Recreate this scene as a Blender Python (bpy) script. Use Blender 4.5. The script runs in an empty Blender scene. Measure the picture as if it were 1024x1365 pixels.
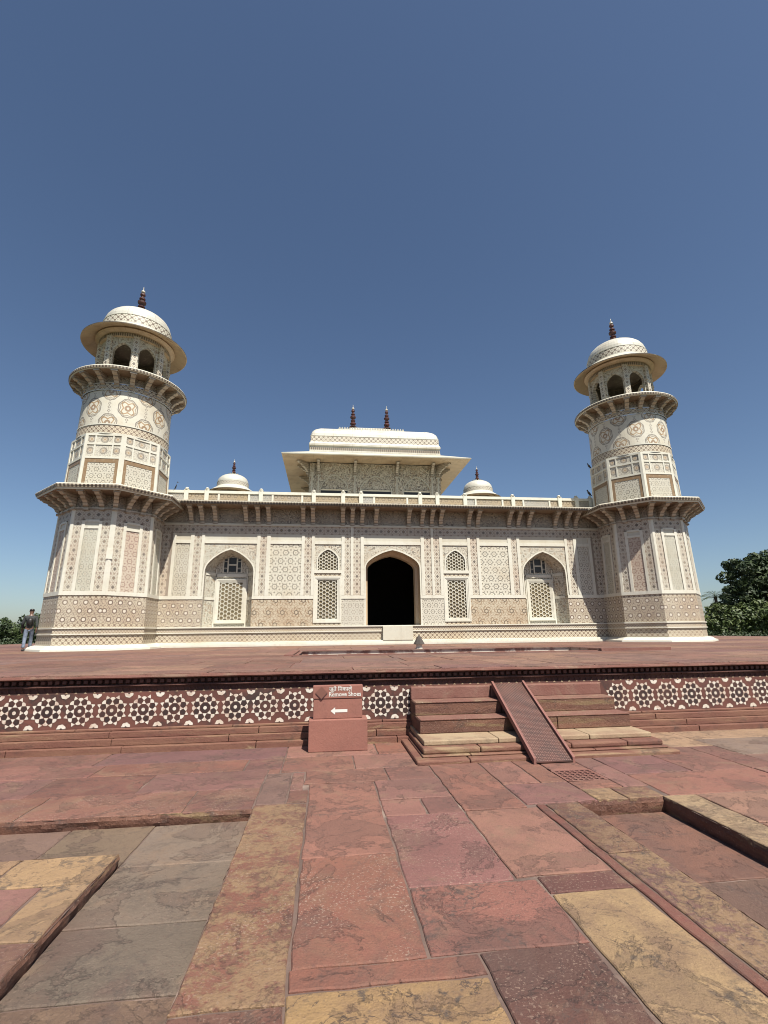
import bpy, bmesh, math, random
from mathutils import Matrix, Vector
random.seed(7)
SC = bpy.context.scene
COL = SC.collection
R = math.radians
PI = math.pi

# ------------------------------------------------------------------ camera
cd = bpy.data.cameras.new('camera')
cam = bpy.data.objects.new('camera', cd); COL.objects.link(cam)
CX, CY, CZ = -3.0877, -22.4194, 0.5677
yaw, pit, rol = R(6.8694), R(13.9672), R(-0.6787)
fw = Vector((math.sin(yaw)*math.cos(pit), math.cos(yaw)*math.cos(pit), math.sin(pit)))
rt = Vector((math.cos(yaw), -math.sin(yaw), 0)); up = rt.cross(fw)
rt2 = rt*math.cos(rol) + up*math.sin(rol); up2 = -rt*math.sin(rol) + up*math.cos(rol)
cam.matrix_world = Matrix(((rt2.x, up2.x, -fw.x, CX), (rt2.y, up2.y, -fw.y, CY), (rt2.z, up2.z, -fw.z, CZ), (0, 0, 0, 1)))
cd.sensor_fit = 'VERTICAL'; cd.sensor_height = 36.0; cd.lens = 36.0*641.09/1365.0
cd.clip_start = 0.05; cd.clip_end = 3000
SC.camera = cam

# ------------------------------------------------------------------ light
SUN_AZ, SUN_EL = R(22.5), R(57)          # azimuth to the right of the facade's own normal
sd = Vector((math.sin(SUN_AZ)*math.cos(SUN_EL), -math.cos(SUN_AZ)*math.cos(SUN_EL), math.sin(SUN_EL)))
W = bpy.data.worlds.new('World'); SC.world = W; W.use_nodes = True
wn = W.node_tree
sky = wn.nodes.new('ShaderNodeTexSky'); sky.sky_type = 'NISHITA'; sky.sun_disc = False
sky.sun_elevation = SUN_EL; sky.sun_rotation = math.atan2(sd.x, sd.y)
sky.altitude = 300; sky.air_density = 1.0; sky.dust_density = 1.2; sky.ozone_density = 1.7
bg = wn.nodes['Background']; bg.inputs[1].default_value = 0.058
tint = wn.nodes.new('ShaderNodeVectorMath'); tint.operation = 'MULTIPLY'; tint.inputs[1].default_value = (.96, 1.01, 1.06)   # clearer, bluer air
wn.links.new(sky.outputs[0], tint.inputs[0]); wn.links.new(tint.outputs[0], bg.inputs[0])
ld = bpy.data.lights.new('sun', 'SUN'); ld.energy = 5.0; ld.angle = R(0.5); ld.color = (1.0, 0.955, 0.865)
sun = bpy.data.objects.new('sun', ld); COL.objects.link(sun)
sun.rotation_euler = (-sd).to_track_quat('-Z', 'Y').to_euler(); sun.location = (10, -30, 30)
vs = SC.view_settings; vs.view_transform = 'Standard'; vs.look = 'None'; vs.gamma = 1; vs.use_curve_mapping = False
vs.exposure = 0.76
SC.cycles.filter_width = 1.0
SC.cycles.max_bounces = 6; SC.cycles.diffuse_bounces = 3

# ------------------------------------------------------------------ mesh helper
class MB:
    def __init__(s): s.v = []; s.f = []; s.uv = []; s.m = []; s.sm = []; s.T = Matrix.Identity(4); s.cols = None
    def face(s, pts, m=0, uv=None, o=(0, 0, 0), smooth=False):
        P = [Vector(p) for p in pts]
        if uv is None:
            n = Vector((0, 0, 0))
            for i in range(len(P)):
                a, b = P[i], P[(i+1) % len(P)]
                n += Vector(((a.y-b.y)*(a.z+b.z), (a.z-b.z)*(a.x+b.x), (a.x-b.x)*(a.y+b.y)))
            if n.length < 1e-12: return
            n.normalize()
            ua = Vector((1, 0, 0)) if abs(n.z) > .9 else Vector((0, 0, 1)).cross(n).normalized()
            va = n.cross(ua); O = Vector(o)
            uv = [((p-O).dot(ua), (p-O).dot(va)) for p in P]
        b = len(s.v); s.v += [s.T @ p for p in P]; s.f.append(list(range(b, b+len(P))))
        s.uv.append(uv); s.m.append(m); s.sm.append(smooth)
    def box(s, x0, x1, y0, y1, z0, z1, m=0, skip='', o=(0, 0, 0)):
        A = [(x0, y0, z0), (x1, y0, z0), (x1, y1, z0), (x0, y1, z0), (x0, y0, z1), (x1, y0, z1), (x1, y1, z1), (x0, y1, z1)]
        for k, q in dict(b=(3, 2, 1, 0), t=(4, 5, 6, 7), f=(0, 1, 5, 4), r=(1, 2, 6, 5), k=(2, 3, 7, 6), l=(3, 0, 4, 7)).items():
            if k not in skip: s.face([A[i] for i in q], m, o=o)
    def prism(s, poly, x0, x1, m=0):           # poly in (y,z), extruded along x
        n = len(poly)
        s.face([(x0, y, z) for y, z in poly][::-1], m); s.face([(x1, y, z) for y, z in poly], m)
        for i in range(n):
            (a, b), (c, d) = poly[i], poly[(i+1) % n]
            s.face([(x0, a, b), (x0, c, d), (x1, c, d), (x1, a, b)], m)
    def lathe(s, prof, n=48, m=0, ur=1.0, smooth=True, ms=None, a0=0.0):
        L = 0
        for i in range(len(prof)-1):
            (r0, z0), (r1, z1) = prof[i], prof[i+1]
            d = math.hypot(r1-r0, z1-z0); mm = ms[i] if ms else m
            for k in range(n):
                a, b = a0+2*PI*k/n, a0+2*PI*(k+1)/n
                P = [(r0*math.cos(a), r0*math.sin(a), z0), (r0*math.cos(b), r0*math.sin(b), z0), (r1*math.cos(b), r1*math.sin(b), z1), (r1*math.cos(a), r1*math.sin(a), z1)]
                U = [(a*ur, L), (b*ur, L), (b*ur, L+d), (a*ur, L+d)]
                if r0 < 1e-5: P.pop(1); U.pop(1)
                elif r1 < 1e-5: P.pop(2); U.pop(2)
                s.face(P, mm, U, smooth=smooth)
            L += d
    def build(s, name, mats, parent=None, loc=(0, 0, 0), rz=0, weld=False, bevel=0):
        me = bpy.data.meshes.new(name)
        me.from_pydata([tuple(v) for v in s.v], [], s.f)
        for mt in (mats if isinstance(mats, (list, tuple)) else [mats]): me.materials.append(mt)
        uvl = me.uv_layers.new(name='UVMap')
        flat = [c for U in s.uv for p in U for c in p]
        uvl.data.foreach_set('uv', flat)
        me.polygons.foreach_set('material_index', s.m)
        me.polygons.foreach_set('use_smooth', s.sm)
        if s.cols:
            for an, vals in s.cols.items():
                at = me.color_attributes.new(an, 'FLOAT_COLOR', 'CORNER')
                fl = []
                for f, c in zip(s.f, vals): fl += list(c)*len(f)
                at.data.foreach_set('color', fl)
        me.update()
        if weld or bevel:
            bm = bmesh.new(); bm.from_mesh(me)
            bmesh.ops.remove_doubles(bm, verts=bm.verts, dist=1e-4)
            if bevel:
                es = [e for e in bm.edges if len(e.link_faces) == 2 and e.calc_face_angle(0) > .5]
                bmesh.ops.bevel(bm, geom=es, offset=bevel, segments=2, affect='EDGES', profile=.5, clamp_overlap=True)
            bm.to_mesh(me); bm.free()
        o = bpy.data.objects.new(name, me); COL.objects.link(o)
        o.parent = parent; o.location = loc; o.rotation_euler = (0, 0, rz)
        return o

def tag(o, label=None, cat=None, group=None, kind=None):
    if label: o['label'] = label
    if cat: o['category'] = cat
    if group: o['group'] = group
    if kind: o['kind'] = kind
    return o
def empty(name, loc, label, cat, group=None, rz=0):
    o = bpy.data.objects.new(name, None); COL.objects.link(o); o.location = loc; o.rotation_euler = (0, 0, rz)
    o.empty_display_size = .3
    return tag(o, label, cat, group)
def copy_tree(o, parent=None):
    c = o.copy(); COL.objects.link(c); c.parent = parent
    for ch in list(o.children): copy_tree(ch, c)
    return c

# ------------------------------------------------------------------ node helper
ALB = .74            # weathered stone: overall albedo scale for every material
class NB:
    def __init__(s, name, rough=.6):
        s.mat = bpy.data.materials.new(name); s.mat.use_nodes = True
        s.nt = s.mat.node_tree; s.bsdf = s.nt.nodes['Principled BSDF']
        s.bsdf.inputs['Roughness'].default_value = rough
        s.tc = s.nt.nodes.new('ShaderNodeTexCoord')
        s._uv = None
    def put(s, sock, v):
        if isinstance(v, bpy.types.NodeSocket): s.nt.links.new(v, sock)
        else: sock.default_value = v
    def m(s, op, a, b=0.0, c=0.0):
        n = s.nt.nodes.new('ShaderNodeMath'); n.operation = op
        s.put(n.inputs[0], a); s.put(n.inputs[1], b); s.put(n.inputs[2], c)
        return n.outputs[0]
    def add(s, a, b): return s.m('ADD', a, b)
    def sub(s, a, b): return s.m('SUBTRACT', a, b)
    def mul(s, a, b): return s.m('MULTIPLY', a, b)
    def div(s, a, b): return s.m('DIVIDE', a, b)
    def abs(s, a): return s.m('ABSOLUTE', a)
    def mod(s, a, b): return s.m('FLOORED_MODULO', a, b)
    def lt(s, a, b): return s.m('LESS_THAN', a, b)
    def gt(s, a, b): return s.m('GREATER_THAN', a, b)
    def mx(s, a, b): return s.m('MAXIMUM', a, b)
    def mn(s, a, b): return s.m('MINIMUM', a, b)
    def band(s, r, r0, w): return s.lt(s.abs(s.sub(r, r0)), w)
    def hyp(s, a, b): return s.m('SQRT', s.add(s.mul(a, a), s.mul(b, b)))
    def uv(s):
        if not s._uv:
            n = s.nt.nodes.new('ShaderNodeSeparateXYZ'); s.nt.links.new(s.tc.outputs['UV'], n.inputs[0])
            s._uv = (n.outputs[0], n.outputs[1])
        return s._uv
    def pos(s): return s.tc.outputs['Object']
    def noise(s, scale, detail=4, rough=.55, vec=None, out=0, dist=0.0):
        n = s.nt.nodes.new('ShaderNodeTexNoise'); n.inputs['Scale'].default_value = scale
        n.inputs['Detail'].default_value = detail; n.inputs['Roughness'].default_value = rough; n.inputs['Distortion'].default_value = dist
        s.nt.links.new(vec or s.pos(), n.inputs['Vector']); return n.outputs[out]
    def voro(s, scale, feat='F1', vec=None, out='Distance'):
        n = s.nt.nodes.new('ShaderNodeTexVoronoi'); n.feature = feat; n.inputs['Scale'].default_value = scale
        s.nt.links.new(vec or s.pos(), n.inputs['Vector']); return n.outputs[out]
    def ramp(s, f, a, b):
        n = s.nt.nodes.new('ShaderNodeMapRange'); n.interpolation_type = 'SMOOTHSTEP'
        s.put(n.inputs[0], f); n.inputs[1].default_value = a; n.inputs[2].default_value = b
        return n.outputs[0]
    def mix(s, f, a, b):
        n = s.nt.nodes.new('ShaderNodeMix'); n.data_type = 'RGBA'
        s.put(n.inputs[0], f)
        for k, v in ((6, a), (7, b)):
            s.put(n.inputs[k], v if isinstance(v, bpy.types.NodeSocket) else (*v, 1))
        return n.outputs[2]
    def hexc(s, p, u=None, v=None):
        if u is None: u, v = s.uv()
        S3 = math.sqrt(3)
        u = s.div(u, p); v = s.div(v, p)
        ax = s.sub(s.mod(u, 1.0), .5); ay = s.sub(s.mod(v, S3), S3/2)
        bx = s.sub(s.mod(s.sub(u, .5), 1.0), .5); by = s.sub(s.mod(s.sub(v, S3/2), S3), S3/2)
        da = s.add(s.mul(ax, ax), s.mul(ay, ay)); db = s.add(s.mul(bx, bx), s.mul(by, by))
        k = s.lt(da, db)
        gx = s.add(s.mul(k, ax), s.mul(s.sub(1.0, k), bx)); gy = s.add(s.mul(k, ay), s.mul(s.sub(1.0, k), by))
        return s.m('SQRT', s.mn(da, db)), s.m('ARCTAN2', gy, gx)
    def bump(s, h, strength=.3, dist=.02):
        n = s.nt.nodes.new('ShaderNodeBump'); n.inputs['Strength'].default_value = strength; n.inputs['Distance'].default_value = dist
        s.put(n.inputs['Height'], h); s.nt.links.new(n.outputs[0], s.bsdf.inputs['Normal'])
    def done(s, col):
        if isinstance(col, bpy.types.NodeSocket):
            n = s.nt.nodes.new('ShaderNodeVectorMath'); n.operation = 'SCALE'; n.inputs['Scale'].default_value = ALB
            s.nt.links.new(col, n.inputs[0]); s.nt.links.new(n.outputs[0], s.bsdf.inputs['Base Color'])
        else: s.bsdf.inputs['Base Color'].default_value = (*[c*ALB for c in col], 1)
        return s.mat

CREAM = (.68, .64, .54); WARM = (.57, .485, .365); DARK = (.10, .075, .055); BROWN = (.24, .145, .085); OCHRE = (.42, .26, .12)
GREY = (.28, .25, .21); PINK = (.60, .44, .34)
def marble_base(b, c0=CREAM, c1=WARM, amt=1.0):
    c0, c1 = [(k[0]*.98, k[1]*.995, k[2]*.975) for k in (c0, c1)]
    n = b.noise(.55, 5, .6); c = b.mix(b.mul(b.ramp(n, .42, .72), amt), c0, c1)
    n2 = b.noise(6.0, 3, .6); c = b.mix(b.mul(b.ramp(n2, .5, .8), .35), c, WARM)
    mp = b.nt.nodes.new('ShaderNodeMapping'); mp.inputs['Scale'].default_value = (4.5, 4.5, .35); b.nt.links.new(b.pos(), mp.inputs[0])
    st = b.noise(1.0, 5, .65, mp.outputs[0]); c = b.mix(b.mul(b.ramp(st, .54, .76), .26), c, (.36, .30, .22))      # rain streaks
    vn = b.band(b.noise(1.3, 5, .6, dist=1.5), .5, .008); c = b.mix(b.mul(vn, .15), c, (.40, .36, .31))              # grey veins
    return c
def m_marble(name, c0=CREAM, c1=WARM, joints=False, amt=.8, grime=.0):
    b = NB(name, .45); c = marble_base(b, c0, c1, amt)
    if joints:
        u, v = b.uv(); j = b.band(b.mod(u, .62), .31, .008); c = b.mix(b.mul(j, .6), c, (.25, .18, .12))
    if grime:
        g = b.noise(1.4, 6, .7, dist=.5); c = b.mix(b.mul(b.ramp(g, .45, .7), grime), c, (.16, .12, .085))
    b.bump(b.noise(14, 4), .12, .01)
    return b.done(c)
def layered(name, base, fn, rough=.5):
    b = NB(name, rough); c = marble_base(b, base[0], base[1], .9)
    wear = b.ramp(b.noise(1.3, 5, .65), .3, .6)            # inlay is lost or paler in places
    for mask, col, amt in fn(b): c = b.mix(b.mul(b.mul(mask, amt), b.add(.72, b.mul(wear, .28))), c, col)
    b.bump(b.noise(20, 3), .1, .008)
    return b.done(c)
def p_hexrings(p, lw=1.25, ring=(.07, .052, .04), dots=(.10, .07, .05)):
    def f(b):
        u, v = b.uv()
        r, t = b.hexc(p, u, v); r2, t2 = b.hexc(p/3, u, v)
        out = b.gt(r, .36)
        return [(b.band(r, .25, .045*lw), ring, .72), (b.mul(out, b.lt(r2, .27)), dots, .7), (b.mul(out, b.band(r2, .46, .04)), dots, .2),
                (b.lt(r, .10), (.35, .28, .2), .6)]
    return f
def p_dado(b):
    u, v = b.uv()
    r, t = b.hexc(.37); c6 = b.m('COSINE', b.mul(t, 6.0))
    r2, t2 = b.hexc(.0925, u, b.add(v, .02)); c2 = b.m('COSINE', b.mul(t2, 6.0))
    out = b.gt(r, .32)
    return [(b.mul(out, b.gt(r2, .42)), (.17, .10, .065), .8), (b.mul(out, b.lt(r2, .17)), (.12, .07, .05), .7),
            (b.band(r, .225, .062), (.125, .07, .048), .9), (b.mul(b.gt(r, .53), b.gt(r2, .2)), (.17, .10, .07), .8), (b.lt(r, .15), (.76, .71, .62), .85)]
def p_dado2(b):
    r, t = b.hexc(.62); r2, t2 = b.hexc(.15); c6 = b.m('COSINE', b.mul(t, 6.0))
    sp = b.m('SINE', b.add(b.mul(t, 6.0), b.mul(r, 26.0)))
    n = b.noise(7.0, 2, .5)
    return [(b.gt(r2, .42), (.34, .27, .18), .7), (b.mul(b.gt(sp, .45), b.mul(b.lt(r, .42), b.gt(r, .14))), (.28, .17, .09), .8),
            (b.band(r, .14, .035), DARK, .8), (b.mul(b.gt(r, .5), b.lt(r2, .25)), GREY, .8), (b.band(b.mod(b.mul(n, 7.0), 1.0), .5, .1), (.33, .24, .15), .5)]
def p_border(hor=False, pitch=.355, w=.13):
    def f(b):
        u, v = b.uv()
        if hor: u, v = v, u
        vv = b.abs(b.sub(b.mod(b.div(v, pitch), 1.0), .5)); au = b.abs(u)
        d = b.add(b.div(au, w*.62), b.div(vv, .27))
        vv2 = b.abs(b.sub(b.mod(b.add(b.div(v, pitch), .5), 1.0), .5))
        d2 = b.add(b.div(b.abs(b.sub(au, w*1.05)), w*.40), b.div(vv2, .17))
        d4 = b.add(b.div(au, w*.30), b.div(vv2, .10))
        r3, t3 = b.hexc(.088, *b.uv())
        odd = b.gt(b.mod(b.div(v, pitch*2), 1.0), .5)
        return [(b.mul(b.gt(d, 1.35), b.lt(r3, .27)), (.27, .2, .15), .6), (b.lt(d, .92), (.075, .05, .04), .85), (b.mul(b.lt(d, .36), odd), (.45, .30, .18), .9), (b.lt(d2, 1.0), (.20, .125, .09), .75), (b.lt(d4, 1.0), (.24, .16, .11), .7), (b.band(b.add(b.div(au, w*1.0), b.div(vv, .5)), 1.0, .07), (.28, .2, .15), .6),
                (b.gt(au, w*1.27), (.22, .165, .125), .75)]
    return f
def p_scroll(sc=5.0, col=(.17, .14, .11), den=.13):
    def f(b):
        n = b.noise(sc, 1.5, .4, dist=.8); n2 = b.noise(sc*1.9, 1, .4)
        return [(b.band(b.mod(b.mul(n, 9.0), 1.0), .5, den), col, .85), (b.gt(n2, .63), (.36, .25, .16), .7), (b.lt(n2, .34), DARK, .55)]
    return f
def p_band(pitch=.21, col=(.20, .13, .085)):
    def f(b):
        u, v = b.uv(); a = b.div(u, pitch); c = b.div(v, pitch)
        p = b.abs(b.sub(b.mod(b.add(a, c), 1.0), .5)); q = b.abs(b.sub(b.mod(b.sub(a, c), 1.0), .5))
        k = b.mx(p, q)
        return [(b.lt(b.mn(p, q), .1), col, .8), (b.lt(k, .22), (.16, .10, .07), .8), (b.mul(b.gt(p, .40), b.gt(q, .40)), DARK, .75)]
    return f
def p_dentil(pitch=.13):
    def f(b):
        u, v = b.uv(); k = b.band(b.mod(b.div(u, pitch), 1.0), .5, .27)
        return [(k, (.085, .06, .045), .95)]
    return f
def p_medal(b):
    u, v = b.uv(); cell = 2*PI*1.84/8
    def motif(off, zc):
        x = b.mul(b.sub(b.mod(b.add(b.div(u, cell), off), 1.0), .5), cell); y = b.mul(b.sub(v, zc), .9)
        return x, y, b.hyp(x, y), b.m('ARCTAN2', y, x)
    L = []
    for off, zc in ((.5, .78), (0., 0.03), (0., 1.53)):
        x, y, r, t = motif(off, zc); c4 = b.m('COSINE', b.mul(t, 4.0)); c8 = b.m('COSINE', b.mul(t, 8.0))
        rr = b.add(r, b.mul(c8, .012))
        L += [(b.band(rr, .375, .022), (.20, .17, .14), .9), (b.band(b.add(r, b.mul(c4, .07)), .24, .035), (.40, .24, .10), .9),
              (b.band(r, .09, .04), (.30, .17, .08), .9), (b.mul(b.band(b.add(r, b.mul(c8, .03)), .31, .02), b.lt(r, .36)), (.26, .2, .14), .8)]
    for off, z0, z1 in ((0., .45, 1.12), (.5, .12, .36), (.5, 1.2, 1.45)):
        x, y, r, t = motif(off, 0.)
        vv = b.abs(b.sub(b.mod(b.div(v, .17), 1.0), .5)); d = b.add(b.div(b.abs(x), .075), b.div(vv, .48))
        L += [(b.mul(b.band(d, .75, .25), b.mul(b.gt(v, z0), b.lt(v, z1))), (.24, .2, .17), .85)]
    return L
def p_cells(b):                                # vases and rosettes of the upper octagon
    r, t = b.hexc(.17); n = b.noise(9.0, 1, .4)
    u, v = b.uv(); d = b.hyp(b.mul(b.abs(u), 1.0), v)
    return [(b.band(d, .13, .022), (.2, .17, .14), .85), (b.lt(d, .05), OCHRE, .8), (b.mul(b.gt(d, .15), b.band(b.mod(b.mul(n, 6.0), 1.), .5, .14)), GREY, .8), (b.band(d, .085, .018), (.3, .2, .12), .7)]

M = {}
M['white'] = m_marble('white_marble', (.78, .745, .65), (.67, .60, .48), amt=.6)
M['cream'] = m_marble('cream_marble', CREAM, WARM)
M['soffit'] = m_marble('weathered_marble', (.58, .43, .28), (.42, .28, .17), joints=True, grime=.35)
b = NB('bracket_marble', .5); c = marble_base(b, (.62, .56, .47), (.44, .35, .26), 1.0)
sx_ = b.nt.nodes.new('ShaderNodeSeparateXYZ'); b.nt.links.new(b.pos(), sx_.inputs[0])
c = b.mix(b.mul(b.band(b.mod(b.div(sx_.outputs[2], .115), 1.0), .5, .15), .55), c, (.15, .105, .075))
c = b.mix(b.mul(b.ramp(b.noise(2.2, 6, .7), .45, .7), .5), c, (.13, .09, .065)); M['bracket'] = b.done(c)
M['dome'] = m_marble('dome_marble', (.70, .665, .585), (.60, .53, .42), amt=.9, grime=.22, joints=True)
M['panel'] = layered('panel_inlay', ((.77, .72, .605), (.68, .58, .44)), p_hexrings(.45))
M['panel_small'] = layered('fine_panel_inlay', ((.72, .67, .57), (.63, .56, .44)), p_hexrings(.33, 1.1))
M['panel_pink'] = layered('rosy_panel_inlay', ((.67, .565, .46), (.61, .46, .36)), p_hexrings(.36, 1.3, (.20, .085, .06), (.22, .11, .075)))
M['panel_green'] = layered('pale_panel_inlay', ((.66, .62, .52), (.58, .52, .40)), p_hexrings(.33, 1.0, (.15, .155, .125), (.17, .17, .135)))
M['dado'] = layered('dado_inlay', ((.67, .59, .465), (.60, .47, .34)), p_dado)
M['dado2'] = layered('dado_scroll_inlay', ((.64, .55, .42), (.57, .44, .31)), p_dado2)
M['border'] = layered('border_inlay', ((.69, .635, .53), (.63, .51, .40)), p_border())
M['frieze'] = layered('frieze_inlay', ((.58, .52, .44), (.50, .43, .35)), p_border(True, .36, .15))
M['scroll'] = layered('scroll_inlay', (CREAM, (.62, .52, .40)), p_scroll(4.2))
M['scroll2'] = layered('dense_scroll_inlay', ((.46, .39, .30), (.34, .26, .18)), p_scroll(5.5, (.07, .05, .038), .2))
M['band'] = layered('lozenge_band_inlay', ((.66, .58, .45), (.62, .50, .35)), p_band())
M['roofband'] = layered('roof_band_inlay', ((.72, .66, .55), (.66, .56, .42)), p_band(.30, (.22, .18, .14)))
M['dentil'] = layered('dentil_band', ((.46, .39, .30), (.27, .21, .15)), p_dentil())
M['mband'] = layered('fine_moulding_band', ((.66, .58, .46), (.58, .47, .34)), p_band(.115, (.24, .16, .10)))
M['scroll3'] = layered('carved_panel_inlay', ((.74, .66, .53), (.62, .54, .42)), p_scroll(3.4, (.10, .075, .055), .19))
M['soffitdk'] = m_marble('stained_shaded_soffit', (.27, .19, .125), (.17, .11, .075), joints=True, grime=.5)  # stained marble, colour also deepened for shade under eave and balconies
M['shade_brown'] = m_marble('dark_vault', (.10, .075, .05), (.07, .05, .035))  # dark interior paint, deepened for the shade inside; also on the canopy rim
M['medal'] = layered('medallion_inlay', ((.76, .71, .61), (.68, .60, .47)), p_medal)
M['cells'] = layered('vase_cell_inlay', ((.72, .67, .57), (.62, .54, .42)), p_cells)
M['brownf'] = m_marble('brown_stone_frame', (.30, .19, .10), (.22, .13, .07))
M['parap'] = layered('parapet_lattice', ((.44, .335, .205), (.42, .37, .31)), p_hexrings(.31, 1.6, (.16, .11, .07), (.2, .13, .08)))
M['parag'] = layered('grey_parapet_lattice', ((.47, .44, .39), (.42, .35, .25)), p_hexrings(.31, 1.4, (.24, .22, .2), (.22, .2, .18)))
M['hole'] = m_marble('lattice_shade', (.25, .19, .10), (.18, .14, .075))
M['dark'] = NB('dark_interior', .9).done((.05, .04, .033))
M['grilldark'] = NB('dark_opening', .35).done((.02, .018, .016))  # flat dark fill in place of the shade inside openings and grilles
b = NB('finial_stone', .5); n = b.noise(9, 3)
M['finial'] = b.done(b.mix(b.ramp(n, .3, .7), (.11, .022, .016), (.05, .018, .014)))
M['finial_tip'] = m_marble('pale_finial_bead', (.55, .5, .42), (.3, .25, .2))

# sandstone ----------------------------------------------------------------
def m_sandstone(name, c0, c1, c2=None, blk=.3, speck=.0, bstr=.5, streak=False):
    b = NB(name, .8); v = b.pos()
    if streak:
        mp = b.nt.nodes.new('ShaderNodeMapping'); mp.inputs['Scale'].default_value = (.5, 1, 5); b.nt.links.new(v, mp.inputs[0]); sv = mp.outputs[0]
    else: sv = v
    c = b.mix(b.ramp(b.noise(2.2, 6, .6, sv), .35, .68), c0, c1)
    if c2: c = b.mix(b.ramp(b.noise(1.2, 7, .68, sv, dist=.7), .52, .66), c, c2)
    c = b.mix(b.mul(b.ramp(b.noise(3.5, 7, .72, v), .52, .72), blk), c, (.05, .035, .03))
    if speck: c = b.mix(b.mul(b.gt(b.noise(70, 2, .6), .66), speck), c, (.55, .42, .32))
    c = b.mix(b.mul(b.ramp(b.noise(60, 4, .7), .5, .72), .3), c, (.05, .035, .03))
    h = b.add(b.mul(b.noise(11, 8, .7), 1.0), b.mul(b.noise(45, 4, .6), .35))
    b.bump(h, bstr, .02)
    return b.done(c)
RED = (.215, .087, .065); RED2 = (.245, .115, .088); TAN = (.46, .31, .165); PURP = (.20, .088, .07)
M['red'] = m_sandstone('red_sandstone', RED, RED2, (.28, .17, .12), .35)
M['reddark'] = m_sandstone('dark_red_sandstone', (.085, .034, .028), (.14, .06, .045), None, .75)  # dark tone partly paints shade under the lip and inside the grate holes
M['tileground'] = m_sandstone('dark_red_stone', (.12, .042, .031), (.185, .066, .047), (.05, .026, .022), .5, bstr=.2)
M['step'] = m_sandstone('stained_step_stone', (.215, .092, .068), (.25, .125, .088), (.27, .18, .115), .35, .5, .8)
M['steprise'] = m_sandstone('pitted_step_face', (.13, .055, .036), (.21, .095, .058), (.22, .14, .07), .8, .3, .9, True)
M['tanstone'] = m_sandstone('tan_step_stone', (.43, .32, .20), (.34, .22, .14), None, .45, .0, .5)
M['mould'] = m_sandstone('moulded_red_stone', (.185, .074, .05), (.235, .112, .07), (.31, .205, .115), .65, 0, .6, True)
M['signred'] = m_sandstone('painted_sign_stone', (.33, .135, .10), (.29, .12, .09), None, .12, .12, .25)
M['ramp'] = m_sandstone('red_painted_steel', (.28, .12, .095), (.24, .105, .085), None, .2, 0, .2)
b = NB('inlay_white', .5); n = b.noise(3.2, 4); n2 = b.noise(12, 3)
M['inlay'] = b.done(b.mix(b.ramp(n2, .45, .75), b.mix(b.ramp(n, .35, .7), (.78, .73, .64), (.66, .56, .45)), (.55, .38, .30)))
b = NB('inlay_dark', .5)
M['inlaydk'] = b.done(b.mix(b.ramp(b.noise(2.5, 4), .4, .65), (.04, .022, .02), (.09, .038, .03)))

# paving with per-slab colour
b = NB('sandstone_paving', .78); v = b.pos()
an = b.nt.nodes.new('ShaderNodeVertexColor'); an.layer_name = 'stone'
st = b.nt.nodes.new('ShaderNodeVertexColor'); st.layer_name = 'style'
sp = b.nt.nodes.new('ShaderNodeSeparateColor'); b.nt.links.new(st.outputs[0], sp.inputs[0])
c = an.outputs[0]
hv = b.nt.nodes.new('ShaderNodeHueSaturation'); b.nt.links.new(c, hv.inputs['Color'])
b.put(hv.inputs['Value'], b.add(b.add(.40, b.mul(b.noise(1.7, 8, .65), .92)), b.mul(b.noise(85, 3, .7), .52))); c = hv.outputs[0]
c = b.mix(b.mul(b.ramp(b.noise(1.9, 9, .7, dist=1.0), .50, .68), .5), c, (.25, .158, .10))       # worn tan areas
c = b.mix(b.mul(b.ramp(b.noise(1.3, 8, .68, dist=.6), .50, .66), .5), c, (.125, .068, .055))      # purple brown bedding
fl = b.ramp(b.noise(1.55, 10, .70, dist=.5), .525, .545)                       # flaked upper bedding layer
c = b.mix(b.mul(fl, .32), c, (.105, .06, .048))
fe = b.band(b.noise(1.55, 10, .70, dist=.5), .528, .006); c = b.mix(b.mul(fe, .3), c, (.05, .032, .027))
nP = b.noise(2.3, 9, .68, dist=.35); nQ = b.noise(13, 6, .7)
tanm = b.ramp(b.add(b.mul(nP, .75), b.add(b.mul(nQ, .55), b.mul(b.noise(48, 4, .7), .3))), .72, .86)
c = b.mix(b.mul(tanm, sp.outputs[1]), c, (.275, .17, .092))
nD = b.noise(2.6, 9, .7, dist=1.3); nE = b.noise(21, 5, .65)
dk = b.mul(b.ramp(nD, .52, .62), b.ramp(nE, .42, .6))
c = b.mix(b.mul(dk, sp.outputs[2]), c, (.075, .058, .05))
cr = b.band(b.noise(1.6, 6, .6, dist=1.8), .5, .006)
c = b.mix(b.mul(b.mul(cr, .75), sp.outputs[2]), c, (.06, .04, .035))
spk = b.mul(b.gt(b.noise(58, 3, .6), .60), b.ramp(b.noise(2.4, 4), .35, .6))
c = b.mix(b.mul(spk, sp.outputs[0]), c, (.40, .28, .21))
c = b.mix(b.mul(b.ramp(b.noise(33, 5, .7), .53, .72), .5), c, (.115, .06, .048))
b.bump(b.add(b.add(b.mul(b.noise(16, 9, .68), .7), b.mul(b.noise(75, 4, .7), .55)), b.add(b.mul(b.mul(tanm, sp.outputs[1]), .3), b.mul(fl, -.35))), .75, .018)
M['paving'] = b.done(c)
M['mortar'] = m_sandstone('mortar', (.13, .085, .068), (.19, .125, .10), (.30, .215, .17), .5, 0, .3)
M['lawn'] = m_sandstone('garden_lawn', (.05, .085, .025), (.075, .10, .035), (.12, .10, .05), .2)

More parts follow.
